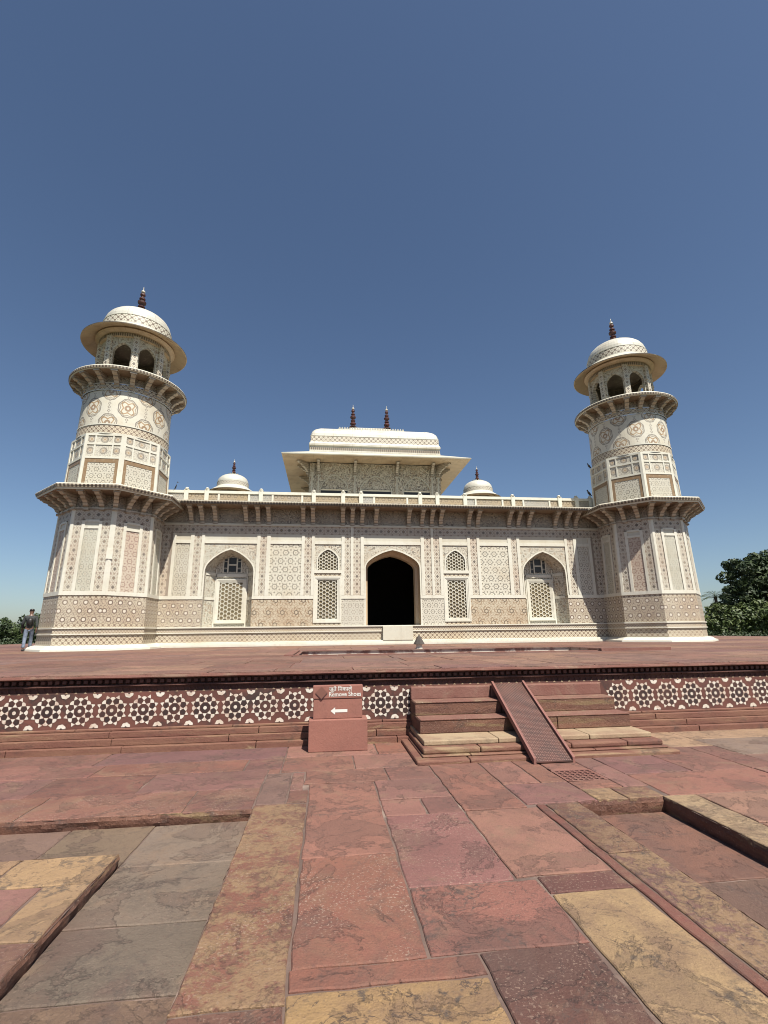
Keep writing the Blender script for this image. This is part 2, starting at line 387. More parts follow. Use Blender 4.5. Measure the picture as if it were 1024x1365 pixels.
# ------------------------------------------------------------------ ground
GZ = -1.05
pav = MB(); pav.cols = {'stone': [], 'style': []}
def slab(x0, x1, y0, y1, z=GZ, col=RED, sty=(0.2, 0, .3), jit=.0075, gap=.008, step=.13, depth=.03):
    rnd = random.Random(int((x0*131+y0*977+x1*31)*100))
    pts = []
    cs = [(x0+gap, y0+gap), (x1-gap, y0+gap), (x1-gap, y1-gap), (x0+gap, y1-gap)]
    for i in range(4):
        (ax, ay), (bx, by) = cs[i], cs[(i+1) % 4]; L = math.hypot(bx-ax, by-ay); n = max(1, int(L/step))
        for k in range(n):
            t = k/n; pts.append((ax+(bx-ax)*t+rnd.uniform(-jit, jit), ay+(by-ay)*t+rnd.uniform(-jit, jit)))
    cx, cy = (x0+x1)/2, (y0+y1)/2; tx, ty = rnd.uniform(-.002, .002), rnd.uniform(-.002, .002); dz = rnd.uniform(-.002, .002)
    zz = lambda p: z+dz+tx*(p[0]-cx)+ty*(p[1]-cy)
    ins = .007
    q = [(p[0]-math.copysign(min(ins, abs(p[0]-cx)*.3), p[0]-cx), p[1]-math.copysign(min(ins, abs(p[1]-cy)*.3), p[1]-cy)) for p in pts]
    k = rnd.uniform(.88, 1.12); h = rnd.uniform(-.008, .008)
    tn = min(1, max(0, (col[0]/max(col[1], .01)-1.35)/.75))      # 0 grey or tan stone, 1 red stone
    yl = 1.16 if (tn < .5 and col[0] > .39) else 1.0
    col = (col[0]*(.72-.185*tn)*yl, col[1]*(.68-.155*tn)*yl, col[2]*(.64-.105*tn)*yl)
    C = (max(0, col[0]*k+h), max(0, col[1]*k), max(0, col[2]*k-h), 1); S = (*sty, 1)
    def put(f): pav.face(f, 0, [(0, 0)]*len(f)); pav.cols['stone'].append(C); pav.cols['style'].append(S)
    put([(*p, zz(p)) for p in q])
    n = len(pts)
    for i in range(n):
        a, b_ = pts[i], pts[(i+1) % n]; c_, d_ = q[i], q[(i+1) % n]
        put([(*a, zz(a)-.006), (*b_, zz(b_)-.006), (*d_, zz(d_)), (*c_, zz(c_))])
        put([(*a, zz(a)-depth), (*b_, zz(b_)-depth), (*b_, zz(b_)-.006), (*a, zz(a)-.006)])
P1 = (.43, .20, .145); P2 = (.40, .165, .115); GG = (.235, .185, .135); GR = (.30, .215, .155)
# centre path
slab(-3.75, -3.24, -19.76, -17.10, col=(.33, .135, .085), sty=(.55, .95, .3))
slab(-3.75, -3.24, -21.5, -19.76, col=(.30, .125, .09), sty=(.4, .1, .5))
slab(-3.24, -2.53, -18.31, -16.51, col=P1, sty=(.1, 0, .55))
slab(-3.24, -2.53, -19.53, -18.31, col=(.37, .155, .115), sty=(.85, .12, .35))
slab(-3.24, -2.27, -19.69, -19.53, col=P2, sty=(.1, 0, .3))
slab(-3.24, -2.27, -21.5, -19.69, col=(.46, .30, .14), sty=(.15, .2, .9))
slab(-2.53, -1.79, -17.14, -16.50, col=P1, sty=(.1, 0, .25))
slab(-2.53, -2.13, -17.57, -17.14, col=P1, sty=(.05, 0, .1)); slab(-2.13, -1.79, -17.57, -17.14, col=(.37, .17, .13), sty=(.05, 0, .3))
slab(-2.53, -1.79, -18.83, -17.57, col=(.385, .165, .125), sty=(.6, .0, .25))
slab(-2.53, -1.65, -19.52, -18.83, col=P2, sty=(.25, .0, .75))
slab(-2.27, -1.66, -21.5, -19.52, col=PURP, sty=(.4, .0, .5))
slab(-1.79, -1.16, -17.55, -15.6, col=(.40, .18, .135), sty=(.1, 0, .3))
slab(-1.79, -1.08, -18.80, -17.55, col=(.47, .225, .15), sty=(0, .1, .12))
slab(-1.65, -1.08, -19.03, -18.80, col=(.24, .10, .085), sty=(.5, 0, .3))
slab(-1.65, -1.08, -20.9, -19.03, col=(.45, .31, .165), sty=(0, .15, .7))
slab(-1.08, -.98, -21.5, -17.50, col=(.26, .10, .08), sty=(.2, .1, .3)); slab(-.98, -.63, -18.55, -17.48, col=(.26, .125, .095), sty=(.4, .6, .8)); slab(-.98, -.63, -21.5, -18.55, col=(.27, .13, .10), sty=(.3, .95, .8))
slab(-1.16, -.42, -17.47, -16.85, col=(.37, .165, .125), sty=(.2, 0, .3))
slab(-1.16, -.72, -16.85, -15.6, col=P1, sty=(.2, 0, .3))
slab(-.42, -.1, -17.46, -17.12, col=TAN, sty=(0, .4, .5)); slab(-.1, .3, -17.46, -17.12, col=(.34, .16, .11), sty=(.2, .8, .6))
# grate slab is its own thing, leave its hole: x -.72 .. .3, y -17.12 .. -15.6
slab(-.72, -.42, -16.85, -15.6, col=P1, sty=(.2, 0, .2)); slab(-.42, .06, -16.43, -15.6, col=P1, sty=(.2, 0, .2)); slab(.06, .36, -17.12, -15.6, col=P1, sty=(.15, .05, .2))
slab(-.42, .06, -17.12, -16.86, col=P1, sty=(.2, 0, .2))
# terrace left of the path, foot of the plinth
slab(-3.75, -3.45, -17.10, -16.02, col=(.26, .16, .135), sty=(.1, 0, .4))
slab(-3.45, -3.3, -16.7, -16.02, col=P1, sty=(.5, .2, .3)); slab(-3.45, -3.24, -17.08, -16.7, col=(.33, .15, .1), sty=(.2, .3, .4))
slab(-3.3, -2.35, -16.5, -15.98, col=P1); slab(-2.35, -1.79, -16.5, -15.98, col=(.38, .17, .13))
slab(-2.7, -1.6, -15.98, -15.3, col=P1, sty=(.2, .1, .5)); slab(-3.6, -2.7, -15.98, -15.3, col=(.40, .18, .14), sty=(.2, .2, .5))
slab(-2.35, -1.7, -15.3, -14.6, col=P2, sty=(.1, .1, .4)); slab(-3.6, -2.35, -15.3, -14.6, col=P1, sty=(.1, .1, .4))
def rows(x0, x1, ys, pal, wmin, wmax, seed, z=GZ, **k):
    r = random.Random(seed)
    for a, c_ in zip(ys, ys[1:]):
        x = x0
        while x < x1-.01:
            w = r.uniform(wmin, wmax); e = min(x1, x+w)
            if x1-e < .35: e = x1
            col, sty = r.choice(pal); slab(x, e, a, c_, z, col, sty, **k); x = e
RP = [((.41, .185, .14), (.2, .05, .3)), ((.36, .155, .12), (.35, .1, .35)), ((.42, .22, .155), (.1, .25, .3)), ((.33, .15, .125), (.2, 0, .5)), ((.44, .24, .16), (.1, .0, .2))]
GP = [((.34, .225, .165), (.15, .3, .4)), ((.29, .21, .165), (.2, .1, .4)), ((.37, .20, .15), (.1, .2, .4)), ((.40, .27, .18), (.1, .3, .4))]
rows(-12.5, -3.75, [-17.2, -16.54], [((.37, .165, .115), (.65, .15, .3)), ((.36, .155, .11), (.7, .2, .2))], 1.2, 2.2, 3)
rows(-12.5, -3.75, [-16.54, -15.83], [RP[0], RP[1], RP[3]], .9, 1.8, 4)
rows(-12.5, -3.6, [-15.83, -15.3, -14.6], RP, 1.0, 2.2, 5)
slab(-3.75, -3.6, -16.02, -15.83, col=P1); slab(-3.75, -3.6, -15.84, -15.82, col=P1)
rows(.36, 12, [-17.44, -16.7], [((.40, .175, .13), (.2, .1, .3)), ((.38, .19, .14), (.2, .3, .3))], .9, 1.8, 6)
rows(.36, 2.4, [-16.7, -15.6], RP, .7, 1.3, 8)
rows(2.4, 12, [-16.7, -16.1, -15.2, -14.6], GP, .9, 2.2, 9)
rows(1.6, 2.4, [-15.6, -14.6], GP, .8, .9, 10)
# raised slab to the left of the sunken channel
slab(-5.3, -4.62, -18.47, -18.03, col=(.45, .30, .16), sty=(.1, .3, .7)); slab(-4.92, -4.62, -19.1, -18.47, col=(.43, .29, .165), sty=(.1, .3, .8))
slab(-4.92, -4.62, -21.5, -19.1, col=(.36, .17, .12), sty=(.3, .2, .3)); slab(-6.4, -4.92, -19.4, -18.47, col=(.40, .195, .155), sty=(.05, 0, .1))
slab(-6.6, -5.3, -18.47, -18.03, col=(.42, .27, .16), sty=(.1, .4, .6)); rows(-12.5, -6.6, [-18.6, -18.03], RP, 1, 2, 11); rows(-12.5, -6.4, [-20.5, -19.5, -18.6], RP, 1, 2, 12); slab(-6.4, -4.92, -21.5, -19.4, col=P1)
# raised block right of the recess
slab(.27, .62, -18.9, -17.44, col=(.40, .29, .17), sty=(0, .3, .5)); slab(.27, .62, -21, -18.9, col=(.38, .26, .16), sty=(0, .3, .6))
rows(.62, 9, [-21, -19, -18.2, -17.44], RP, .8, 1.6, 13)
# channel beds
CZB = -1.152
slab(-4.62, -3.73, -18.01, -17.18, CZB, (.27, .205, .155), (.1, .1, .3), depth=.02); slab(-5.34, -4.62, -18.05, -17.18, CZB, (.25, .19, .145), (.1, 0, .3)); rows(-12.5, -5.34, [-18.05, -17.18], [((.26, .20, .15), (.1, .1, .3)), ((.27, .17, .13), (.1, .1, .3))], .8, 1.4, 14, z=CZB)
for y0, y1, cc in ((-18.81, -18.01, (.21, .165, .13)), (-19.45, -18.81, (.215, .165, .12)), (-20.3, -19.45, (.25, .165, .115)), (-21.5, -20.3, GG)): slab(-4.64, -3.73, y0, y1, CZB, cc, (.2, 0, .45))
RZB = -1.19
slab(-.65, .29, -18.75, -17.44, RZB, (.33, .165, .125), (.1, .0, .4)); slab(-.65, .29, -21.5, -18.75, RZB, (.25, .15, .115), (.15, .0, .4))
pv = pav.build('paved_ground', M['paving']); tag(pv, kind='structure')
mo = MB()
def sheet(x0, x1, y0, y1, z, m=0): mo.face([(x0, y0, z), (x1, y0, z), (x1, y1, z), (x0, y1, z)], m)
jz = GZ-.011
sheet(-12.5, -3.75, -17.2, -14.3, jz); sheet(-3.75, -.63, -21.5, -16.86, jz); sheet(-3.75, -.5, -16.86, -14.3, jz); sheet(-.63, -.42, -17.45, -16.86, jz); sheet(-.42, .36, -17.45, -16.95, jz)
sheet(-.5, .05, -16.33, -14.3, jz); sheet(.05, 12, -16.95, -14.3, jz); sheet(.27, 12, -21.5, -16.95, jz-.0005)
sheet(-12.5, -4.62, -21.5, -18.03, jz)
sheet(-12.5, -3.7, -21.5, -17.1, CZB-.011); sheet(-.7, .3, -21.5, -17.4, RZB-.011)
mt_ = mo.build('paving_joints', M['mortar']); tag(mt_, kind='structure')
# rough stone lips of the sunken beds
lp = MB()
def lip(pts, z0, z1, seed, off):
    r = random.Random(seed)
    for (ax, ay), (bx, by) in zip(pts, pts[1:]):
        L = math.hypot(bx-ax, by-ay); n = max(1, int(L/.06)); prev = None
        nx, ny = (by-ay)/L, -(bx-ax)/L
        for k in range(n+1):
            t = k/n; x, y = ax+(bx-ax)*t, ay+(by-ay)*t
            rowp = [(x+nx*(off*f+r.uniform(-.008, .008)), y+ny*(off*f+r.uniform(-.008, .008)), z0+(z1-z0)*g) for f, g in ((-.1, 0), (.5, .35), (.9, .7), (.25, 1))]
            if prev:
                for a_ in range(3): lp.face([prev[a_], rowp[a_], rowp[a_+1], prev[a_+1]], 0, smooth=True)
            prev = rowp
lip([(-12.5, -17.19), (-3.74, -17.19)], CZB-.01, GZ-.002, 1, .02); lip([(-4.63, -18.03), (-4.63, -21.5)][::-1], CZB-.01, GZ-.002, 2, .015); lip([(-12.5, -18.04), (-4.62, -18.04)][::-1], CZB-.01, GZ-.002, 5, .01)
lip([(-.65, -17.45), (.28, -17.45)], RZB-.01, GZ-.002, 3, .015); lip([(.28, -17.45), (.28, -21.5)], RZB-.01, GZ-.002, 4, .012)
lip([(-3.74, -21.5), (-3.74, -17.1)][::-1], CZB-.01, GZ-.002, 6, .01); lip([(-.64, -21.5), (-.64, -17.45)], RZB-.01, GZ-.002, 7, .01)
tag(lp.build('channel_kerb', M['steprise']), kind='structure')
gl = MB(); gl.face([(-900, -400, -1.25), (900, -400, -1.25), (900, 1500, -1.25), (-900, 1500, -1.25)])
tag(gl.build('garden_ground', M['lawn']), kind='structure')

# drain grate
dg = empty('drain_grate', (-.2, -16.645, GZ), 'square stone drain grate pierced with rows of small holes before the ramp', 'drain')
g = MB()
xs = [-.24+.01]; n = 7; hw_ = .042; pitch = .062
gx0, gx1, gy0, gy1 = -.22, .26, -.215, .215
xe = [gx0]; ye = [gy0]
for i in range(n): xe += [gx0+.03+i*pitch, gx0+.03+i*pitch+hw_]
for i in range(6): ye += [gy0+.028+i*.064, gy0+.028+i*.064+.042]
xe.append(gx1); ye.append(gy1)
for i in range(len(xe)-1):
    for j in range(len(ye)-1):
        if i % 2 == 1 and j % 2 == 1: 
            a, b2, c2, d2 = xe[i], xe[i+1], ye[j], ye[j+1]
            g.face([(a, c2, -.05), (b2, c2, -.05), (b2, c2, 0), (a, c2, 0)][::-1], 1); g.face([(a, d2, -.05), (b2, d2, -.05), (b2, d2, 0), (a, d2, 0)], 1)
            g.face([(a, c2, -.05), (a, d2, -.05), (a, d2, 0), (a, c2, 0)], 1); g.face([(b2, c2, -.05), (b2, d2, -.05), (b2, d2, 0), (b2, c2, 0)][::-1], 1)
        else: g.face([(xe[i], ye[j], 0), (xe[i+1], ye[j], 0), (xe[i+1], ye[j+1], 0), (xe[i], ye[j+1], 0)])
g.build('pierced_slab', [M['red'], M['reddark']], dg)  # second stone darkens the hole walls in place of shade
g = MB(); g.box(gx0+.005, gx1-.005, gy0+.005, gy1-.005, -.12, -.06); g.build('drain_pit', M['dark'], dg)

# ------------------------------------------------------------------ plinth
pl = empty('stone_terrace', (0, 11.5, -1.05), 'long red sandstone terrace with white star inlay band carrying the marble tomb', 'terrace')
OFF = (0, -11.5, 1.05)
t = MB(); t.cols = None
PX = 25.0
# terrace floor slabs reuse the paving builder
keep = pav
pav = MB(); pav.cols = {'stone': [], 'style': []}
TP = [((.36, .17, .125), (.15, .2, .3)), ((.32, .145, .11), (.2, .1, .35)), ((.40, .22, .155), (.1, .3, .3)), ((.33, .18, .14), (.1, .1, .4)), ((.38, .185, .135), (.1, .2, .2))]
kw = dict(z=0.0, jit=.003, gap=.012, step=.5)
rows(-PX, PX, [-14.52, -13.9], TP, .9, 1.6, 21, **kw)
rows(-PX, PX, [-13.9, -12.6, -11.3, -10.2], TP, .9, 2.2, 22, **kw)
rows(-PX, -3.9, [-10.2, -8.9, -7.6, -6.3], TP, .9, 2.2, 23, **kw); rows(5.2, PX, [-10.2, -8.9, -7.6, -6.3], TP, .9, 2.2, 24, **kw)
slab(-3.9, 5.2, -10.2, -9.66, col=RED2, **kw)
rows(-PX, PX, [-6.3, -4.9, -3.3, -1.6, -.2], TP, .9, 2.4, 25, **kw)
rows(-PX, -10, [-.2, 4, 8, 12, 18, 24, 30, 37], TP, 2, 4, 26, **kw); rows(10, PX, [-.2, 4, 8, 12, 18, 24, 30, 37], TP, 2, 4, 27, **kw)
rows(-10, 10, [24.3, 30, 37], TP, 2, 4, 28, **kw)
pav.build('floor', M['paving'], pl, OFF); pav = keep
t = MB()
for a_, b_, c_, d_ in ((-PX+.02, PX-.02, -14.4, -9.6), (-PX+.02, -3.8, -9.6, -6.4), (5.1, PX-.02, -9.6, -6.4), (-PX+.02, PX-.02, -6.4, 36.9)):
    t.face([(a_, c_, -.014), (b_, c_, -.014), (b_, d_, -.014), (a_, d_, -.014)])
# lip with slightly broken edge, undercut, recess
r = random.Random(5); prev = None; x = -PX
while x <= PX+.01:
    j = r.uniform(-.012, .012); jz_ = r.uniform(-.006, .004)
    prof = [(-14.49+j, -.012), (-14.515+j, -.02+jz_), (-14.52+j, -.05+jz_), (-14.50+j*.5, -.066), (-14.39, -.07)]
    if prev:
        for k in range(4): t.face([(prev[0], *prev[1][k]), (prev[0], *prev[1][k+1]), (x, *prof[k+1]), (x, *prof[k])], 0, smooth=False)
    prev = (x, prof); x += .25
t.build('cornice_slab', M['red'], pl, OFF)
t = MB()
t.face([(-PX, -14.4000, -.20), (PX, -14.4000, -.20), (PX, -14.4000, -.06), (-PX, -14.4000, -.06)])
t.box(-PX, PX, -14.4500, -14.3850, -.175, -.155); t.box(-PX, PX, -14.4100, -14.3750, -.285, -.26)
t.face([(-PX, -14.3900, -.265), (PX, -14.3900, -.265), (PX, -14.3900, -.19), (-PX, -14.3900, -.19)])
x = -13.0
while x < 12:
    t.face([(x, -14.4050, -.15), (x+.075, -.0-14.4050, -.15), (x+.06, -14.4600, -.13), (x+.015, -14.4600, -.13)])
    t.box(x+.012, x+.064, -14.4630, -14.4000, -.128, -.085)
    t.face([(x+.02, -14.4050, -.25), (x+.065, -14.4050, -.25), (x+.0425, -14.4200, -.205)])
    t.box(x+.01, x+.04, -14.4100, -14.3900, -.20, -.18)
    x += .098
x = -13.0
while x < 12:                      # row of small pale leaf tips under the carving
    t.face([(x, -14.4130, -.283), (x+.06, -14.4130, -.283), (x+.045, -14.4130, -.262), (x+.03, -14.4130, -.252), (x+.015, -14.4130, -.262)], 1); x += .13
t.build('carved_cornice', [M['reddark'], M['tanstone']], pl, OFF)
TY = -14.425
t = MB(); t.face([(-PX, TY, -.77), (PX, TY, -.77), (PX, TY, -.27), (-PX, TY, -.27)])
# ten-fold star inlay
w_ = 'white'; d_k = 'dark'; PER = .4425; HB = .235; ZC = -.512
rs = random.Random(2)
def poly(mb, cx, cz, pts, rot=0, y=TY-.004):
    cs, sn = math.cos(rot), math.sin(rot); out = []
    for (a_, b_) in pts:
        X, Z = a_*cs-b_*sn, a_*sn+b_*cs
        out.append((cx+X, y, max(ZC-HB, min(ZC+HB, cz+Z))))
    if max(p[2] for p in out)-min(p[2] for p in out) < .004: return
    j = rs.uniform(0, .0008); t.face([(p[0], p[1]-j, p[2]) for p in out], 2 if mb is w_ else 1)
def star(cx, rose=True):
    poly(w_, cx, ZC, [(.026*math.cos(a_), .026*math.sin(a_)) for a_ in [k*PI/6 for k in range(12)]])
    poly(d_k, cx, ZC, [(.074*math.cos(a_), .074*math.sin(a_)) for a_ in [k*PI/4+PI/8 for k in range(8)]], 0, TY-.002)
    for k in range(8):
        a_ = k*PI/4+PI/8; a2 = k*PI/4
        poly(d_k, cx, ZC, [(.133+.043*math.cos(q), .043*math.sin(q)) for q in [i*2*PI/5 for i in range(5)]], a_, TY-.002)
        poly(w_, cx, ZC, [(.078, .031), (.078, -.031), (.129, 0)][::-1], a2)
        poly(w_, cx, ZC, [(.129, 0), (.166, -.037), (.182, -.022), (.187, 0), (.182, .022), (.166, .037)], a2)
        poly(w_, cx, ZC, [(.176, -.03), (.221, -.004), (.221, .004), (.176, .03)], a_)
def half_flower(cx, zc, sgn):
    pts = []
    for k in range(25):
        a_ = PI*k/24; rr = .058*(1+.12*abs(math.sin(a_*3.5))); pts.append((rr*math.cos(a_), sgn*-rr*math.sin(a_)))
    poly(w_, cx, zc, pts if sgn < 0 else pts[::-1])
    poly(d_k, cx, zc, [(.014*math.cos(PI*k/8), sgn*-.014*math.sin(PI*k/8)) for k in range(9)], 0, TY-.0055)
k = -27
while True:
    cx = -1.98-.02-.215+PER*k - 0.0
    k += 1
    if cx > 9.5: break
    if -1.72 < cx < 1.7: continue
    star(cx); half_flower(cx+PER/2, ZC+HB, 1); half_flower(cx+PER/2, ZC-HB, -1)
t.build('inlay_band', [M['tileground'], M['inlaydk'], M['inlay']], pl, OFF)
t = MB()
for (y0, z0, z1) in ((-14.47, -.79, -.755), (-14.53, -.875, -.79), (-14.59, -.965, -.875), (-14.67, -1.06, -.965)):
    r = random.Random(int(z0*1000)); x = -PX
    while x < PX:
        e = min(PX, x+r.uniform(1.1, 2.3)); j = r.uniform(-.006, .006); t.box(x+.004, e-.004, y0+j, -14.3, z0, z1-.002); x = e
t.build('base_moulding', M['mould'], pl, OFF, bevel=.008)
t = MB(); t.box(-PX, PX, -14.37, 36.9, -1.2, -.016, skip='t'); t.build('core', M['reddark'], pl, OFF)
# sunken basin in the terrace
t = MB()
X0, X1, Y0, Y1 = -3.9, 5.15, -9.62, -6.35
t.face([(X0, Y1, -.3), (X1, Y1, -.3), (X1, Y1, -.005), (X0, Y1, -.005)], 1); t.face([(X0, Y0, -.3), (X1, Y0, -.3), (X1, Y0, -.005), (X0, Y0, -.005)][::-1], 1)
t.face([(X0, Y0, -.3), (X0, Y1, -.3), (X0, Y1, 0), (X0, Y0, 0)], 1); t.face([(X1, Y0, -.3), (X1, Y1, -.3), (X1, Y1, 0), (X1, Y0, 0)][::-1], 1)
t.face([(X0, Y0, -.3), (X1, Y0, -.3), (X1, Y1, -.3), (X0, Y1, -.3)], 0)
r = random.Random(9); x = X0-.1
while x < X1+.4:
    e = x+r.uniform(.9, 1.6); h = r.uniform(.03, .055); t.box(x, e-.012, Y0-.12, Y0+.03, -.01, h*.3+.004); t.box(x, e-.012, Y1, Y1+.22, -.01, .008); x = e
t.box(X0-.22, X0, Y0, Y1, -.01, .03); t.box(4.2, 6.2, -9.9, -9.75, -.01, .07)
b = NB('stained_basin_marble', .5); M['basin'] = b.done(b.mix(b.ramp(b.noise(1.6, 6, .7), .45, .6), (.62, .55, .46), (.24, .12, .09)))
t.build('basin', [M['red'], M['basin']], pl, OFF)

# ------------------------------------------------------------------ steps
stp = empty('stone_steps', (-.15, -15.2, GZ), 'worn red sandstone steps rising from the paving to the terrace', 'steps')
SO = (.15, 15.2, -GZ)
def course(segs, y0, y1, z0, z1, mt, name, label=None, bev=.014):
    t = MB()
    for a_, b_ in segs: t.box(a_, b_-.006, y0+random.uniform(-.006, .006), y1, z0, z1)
    o = t.build(name, mt, stp, SO, bevel=bev)
    if label: o['label'] = label
    return o
XA, XB = -1.745, 1.42
course([(XA, -.45), (-.45, XB)], -14.52, -14.36, -.47, -.29, M['red'], 'step')
course([(XA, -.4), (-.4, XB+.01)], -14.86, -14.36, -.655, -.47, M['steprise'], 'step')
course([(XA, .3), (.3, XB+.02)], -15.21, -14.36, -.84, -.655, M['steprise'], 'step')
course([(XA-.03, -.75), (-.75, .55), (.55, XB+.05)], -15.62, -14.36, -.905, -.84, M['tanstone'], 'step', 'tan lowest step slab')
course([(XA-.07, -1.05), (-1.05, .2), (.2, 1.0), (1.0, XB+.1)], -15.78, -14.36, -.975, -.905, M['mould'], 'base_course', bev=.02)
course([(XA-.09, -1.2), (-1.2, .5), (.5, XB+.13)], -15.84, -14.36, -1.0, -.975, M['mould'], 'base_course')
course([(XA-.19, -1.25), (-1.25, -.1), (-.1, XB+.2)], -15.97, -14.36, -1.07, -1.0, M['mould'], 'base_course', bev=.02)
t = MB()
for yy, zz in ((-14.51, -.288), (-14.87, -.468), (-15.22, -.653)):      # worn lighter treads lie on the risers
    t.box(XA+.01, XB+.012, yy, yy+.345, zz-.012, zz+.004)
t.build('tread', M['step'], stp, SO, bevel=.005)

# metal ramp
rp = empty('metal_ramp', (-.2, -15.4, GZ), 'narrow red painted metal ramp with raised side rails lying over the steps', 'ramp')
RO = (.2, 15.4, -GZ)
A0, A1 = Vector((-.5, -16.15, -1.035)), Vector((.045, -16.15, -1.035)); dirv = Vector((.055, 1.60, .76))
def rampbox(mb, x0, x1, lo, hi):
    for P in [[(x0, 0, lo), (x1, 0, lo), (x1, 1, lo), (x0, 1, lo)][::-1], [(x0, 0, hi), (x1, 0, hi), (x1, 1, hi), (x0, 1, hi)], [(x0, 0, lo), (x1, 0, lo), (x1, 0, hi), (x0, 0, hi)], [(x0, 1, lo), (x1, 1, lo), (x1, 1, hi), (x0, 1, hi)][::-1], [(x0, 0, lo), (x0, 0, hi), (x0, 1, hi), (x0, 1, lo)][::-1][::-1], [(x1, 0, lo), (x1, 1, lo), (x1, 1, hi), (x1, 0, hi)]]:
        mb.face([(A0.x+dirv.x*y+x, A0.y+dirv.y*y, A0.z+dirv.z*y+z) for x, y, z in P])
t = MB(); rampbox(t, .03, .515, 0, .012)
NR, NCc = 64, 18
for i in range(NR):                 # raised tread-plate lozenges
    for j in range(NCc):
        y = (i+.5)/NR; x = .05+(j+.5)*.445/NCc; s_ = 1 if (i+j) % 2 else -1
        q = []
        for a_, c_ in ((-.0115, -.003*s_*1.0), (0, .0048), (.0115, .003*s_), (0, -.0048)): q.append((x+a_, y+c_*.6+s_*a_*.25, .0165))
        t.face([(A0.x+dirv.x*yy+xx, A0.y+dirv.y*yy, A0.z+dirv.z*yy+zz) for xx, yy, zz in q], 1)
b = NB('tread_plate', .38); b.bsdf.inputs['Metallic'].default_value = .15
M['tread'] = b.done(b.mix(b.ramp(b.noise(5, 6, .7), .4, .62), (.14, .066, .052), (.085, .05, .042)))
M['treadlug'] = NB('pale_tread_lug', .3).done((.40, .25, .205))  # raised lugs lighter than the deck
t.build('deck', [M['tread'], M['treadlug']], rp, RO)
for x0, x1 in ((0, .035), (.51, .545)):
    t = MB(); rampbox(t, x0, x1, -.03, .055); t.build('side_rail', M['ramp'], rp, RO, bevel=.004)

# ------------------------------------------------------------------ sign
sg = empty('sign_post', (-2.89, -14.93, GZ), 'low terracotta sign block with white lettering and a left arrow beside the steps', 'sign')
t = MB(); t.box(-.415, .415, -.15, .15, 0, .42); t.build('pedestal', M['signred'], sg, bevel=.012)
t = MB(); t.box(-.355, .345, -.09, .03, .423, .690); t.box(-.363, .352, -.10, .04, .693, .868); t.build('sign_panel', M['signred'], sg, bevel=.006)
M['letter'] = NB('white_lettering', .6).done((.80, .78, .72))
def text_mesh(body, size, name, parent, loc, maxw=None):
    cu = bpy.data.curves.new(name, 'FONT'); cu.body = body; cu.size = size; cu.extrude = .001; cu.offset = size*.012
    to = bpy.data.objects.new(name, cu); COL.objects.link(to)
    dg_ = bpy.context.evaluated_depsgraph_get(); me = bpy.data.meshes.new_from_object(to.evaluated_get(dg_))
    bpy.data.objects.remove(to)
    if len(me.vertices):
        xs_ = [v_.co.x for v_ in me.vertices]; x0 = min(xs_); s_ = (maxw/(max(xs_)-x0)) if maxw else 1
        for v_ in me.vertices:
            x, y, z = v_.co; v_.co = ((x-x0)*s_, -z, y)
    me.materials.clear(); me.materials.append(M['letter'])
    o = bpy.data.objects.new(name, me); COL.objects.link(o); o.parent = parent; o.location = loc
    return o
text_mesh('Remove Shoes', .085, 'english_lettering', sg, (-.135, -.104, .722), .46)
text_mesh('\u091c\u0942\u0924\u0947 \u093f\u0928\u0915\u093e\u0932\u0947\u0902', .075, 'hindi_lettering', sg, (-.135, -.104, .795), .33)
t = MB(); t.face([(-.11, -.0925, .525), (-.045, -.0925, .475), (-.045, -.0925, .505), (.13, -.0925, .505), (.13, -.0925, .545), (-.045, -.0925, .545), (-.045, -.0925, .575)][::1])
t.build('arrow', M['letter'], sg)
t = MB(); t.prism([(-.115, .0), (-.10, .0), (-.10, .001), (-.115, .001)], 0, .001)
t = MB()
dc = (-.243, .775); dr = .085
t.face([(dc[0]-dr, -.106, dc[1]), (dc[0], -.106, dc[1]-dr), (dc[0]+dr, -.106, dc[1]), (dc[0], -.106, dc[1]+dr)], 0)
for (ax, az), (bx, bz) in (((-dr, 0), (0, -dr)), ((0, -dr), (dr, 0))):
    t.face([(dc[0]+ax, -.1075, dc[1]+az-.012), (dc[0]+bx, -.1075, dc[1]+bz-.012), (dc[0]+bx, -.1075, dc[1]+bz+.002), (dc[0]+ax, -.1075, dc[1]+az+.002)], 1)
M['plaque'] = NB('brown_plaque', .6).done((.20, .085, .062)); M['plaquedk'] = NB('dark_plaque_edge', .6).done((.06, .02, .018))
t.build('diamond_plaque', [M['plaque'], M['plaquedk']], sg)

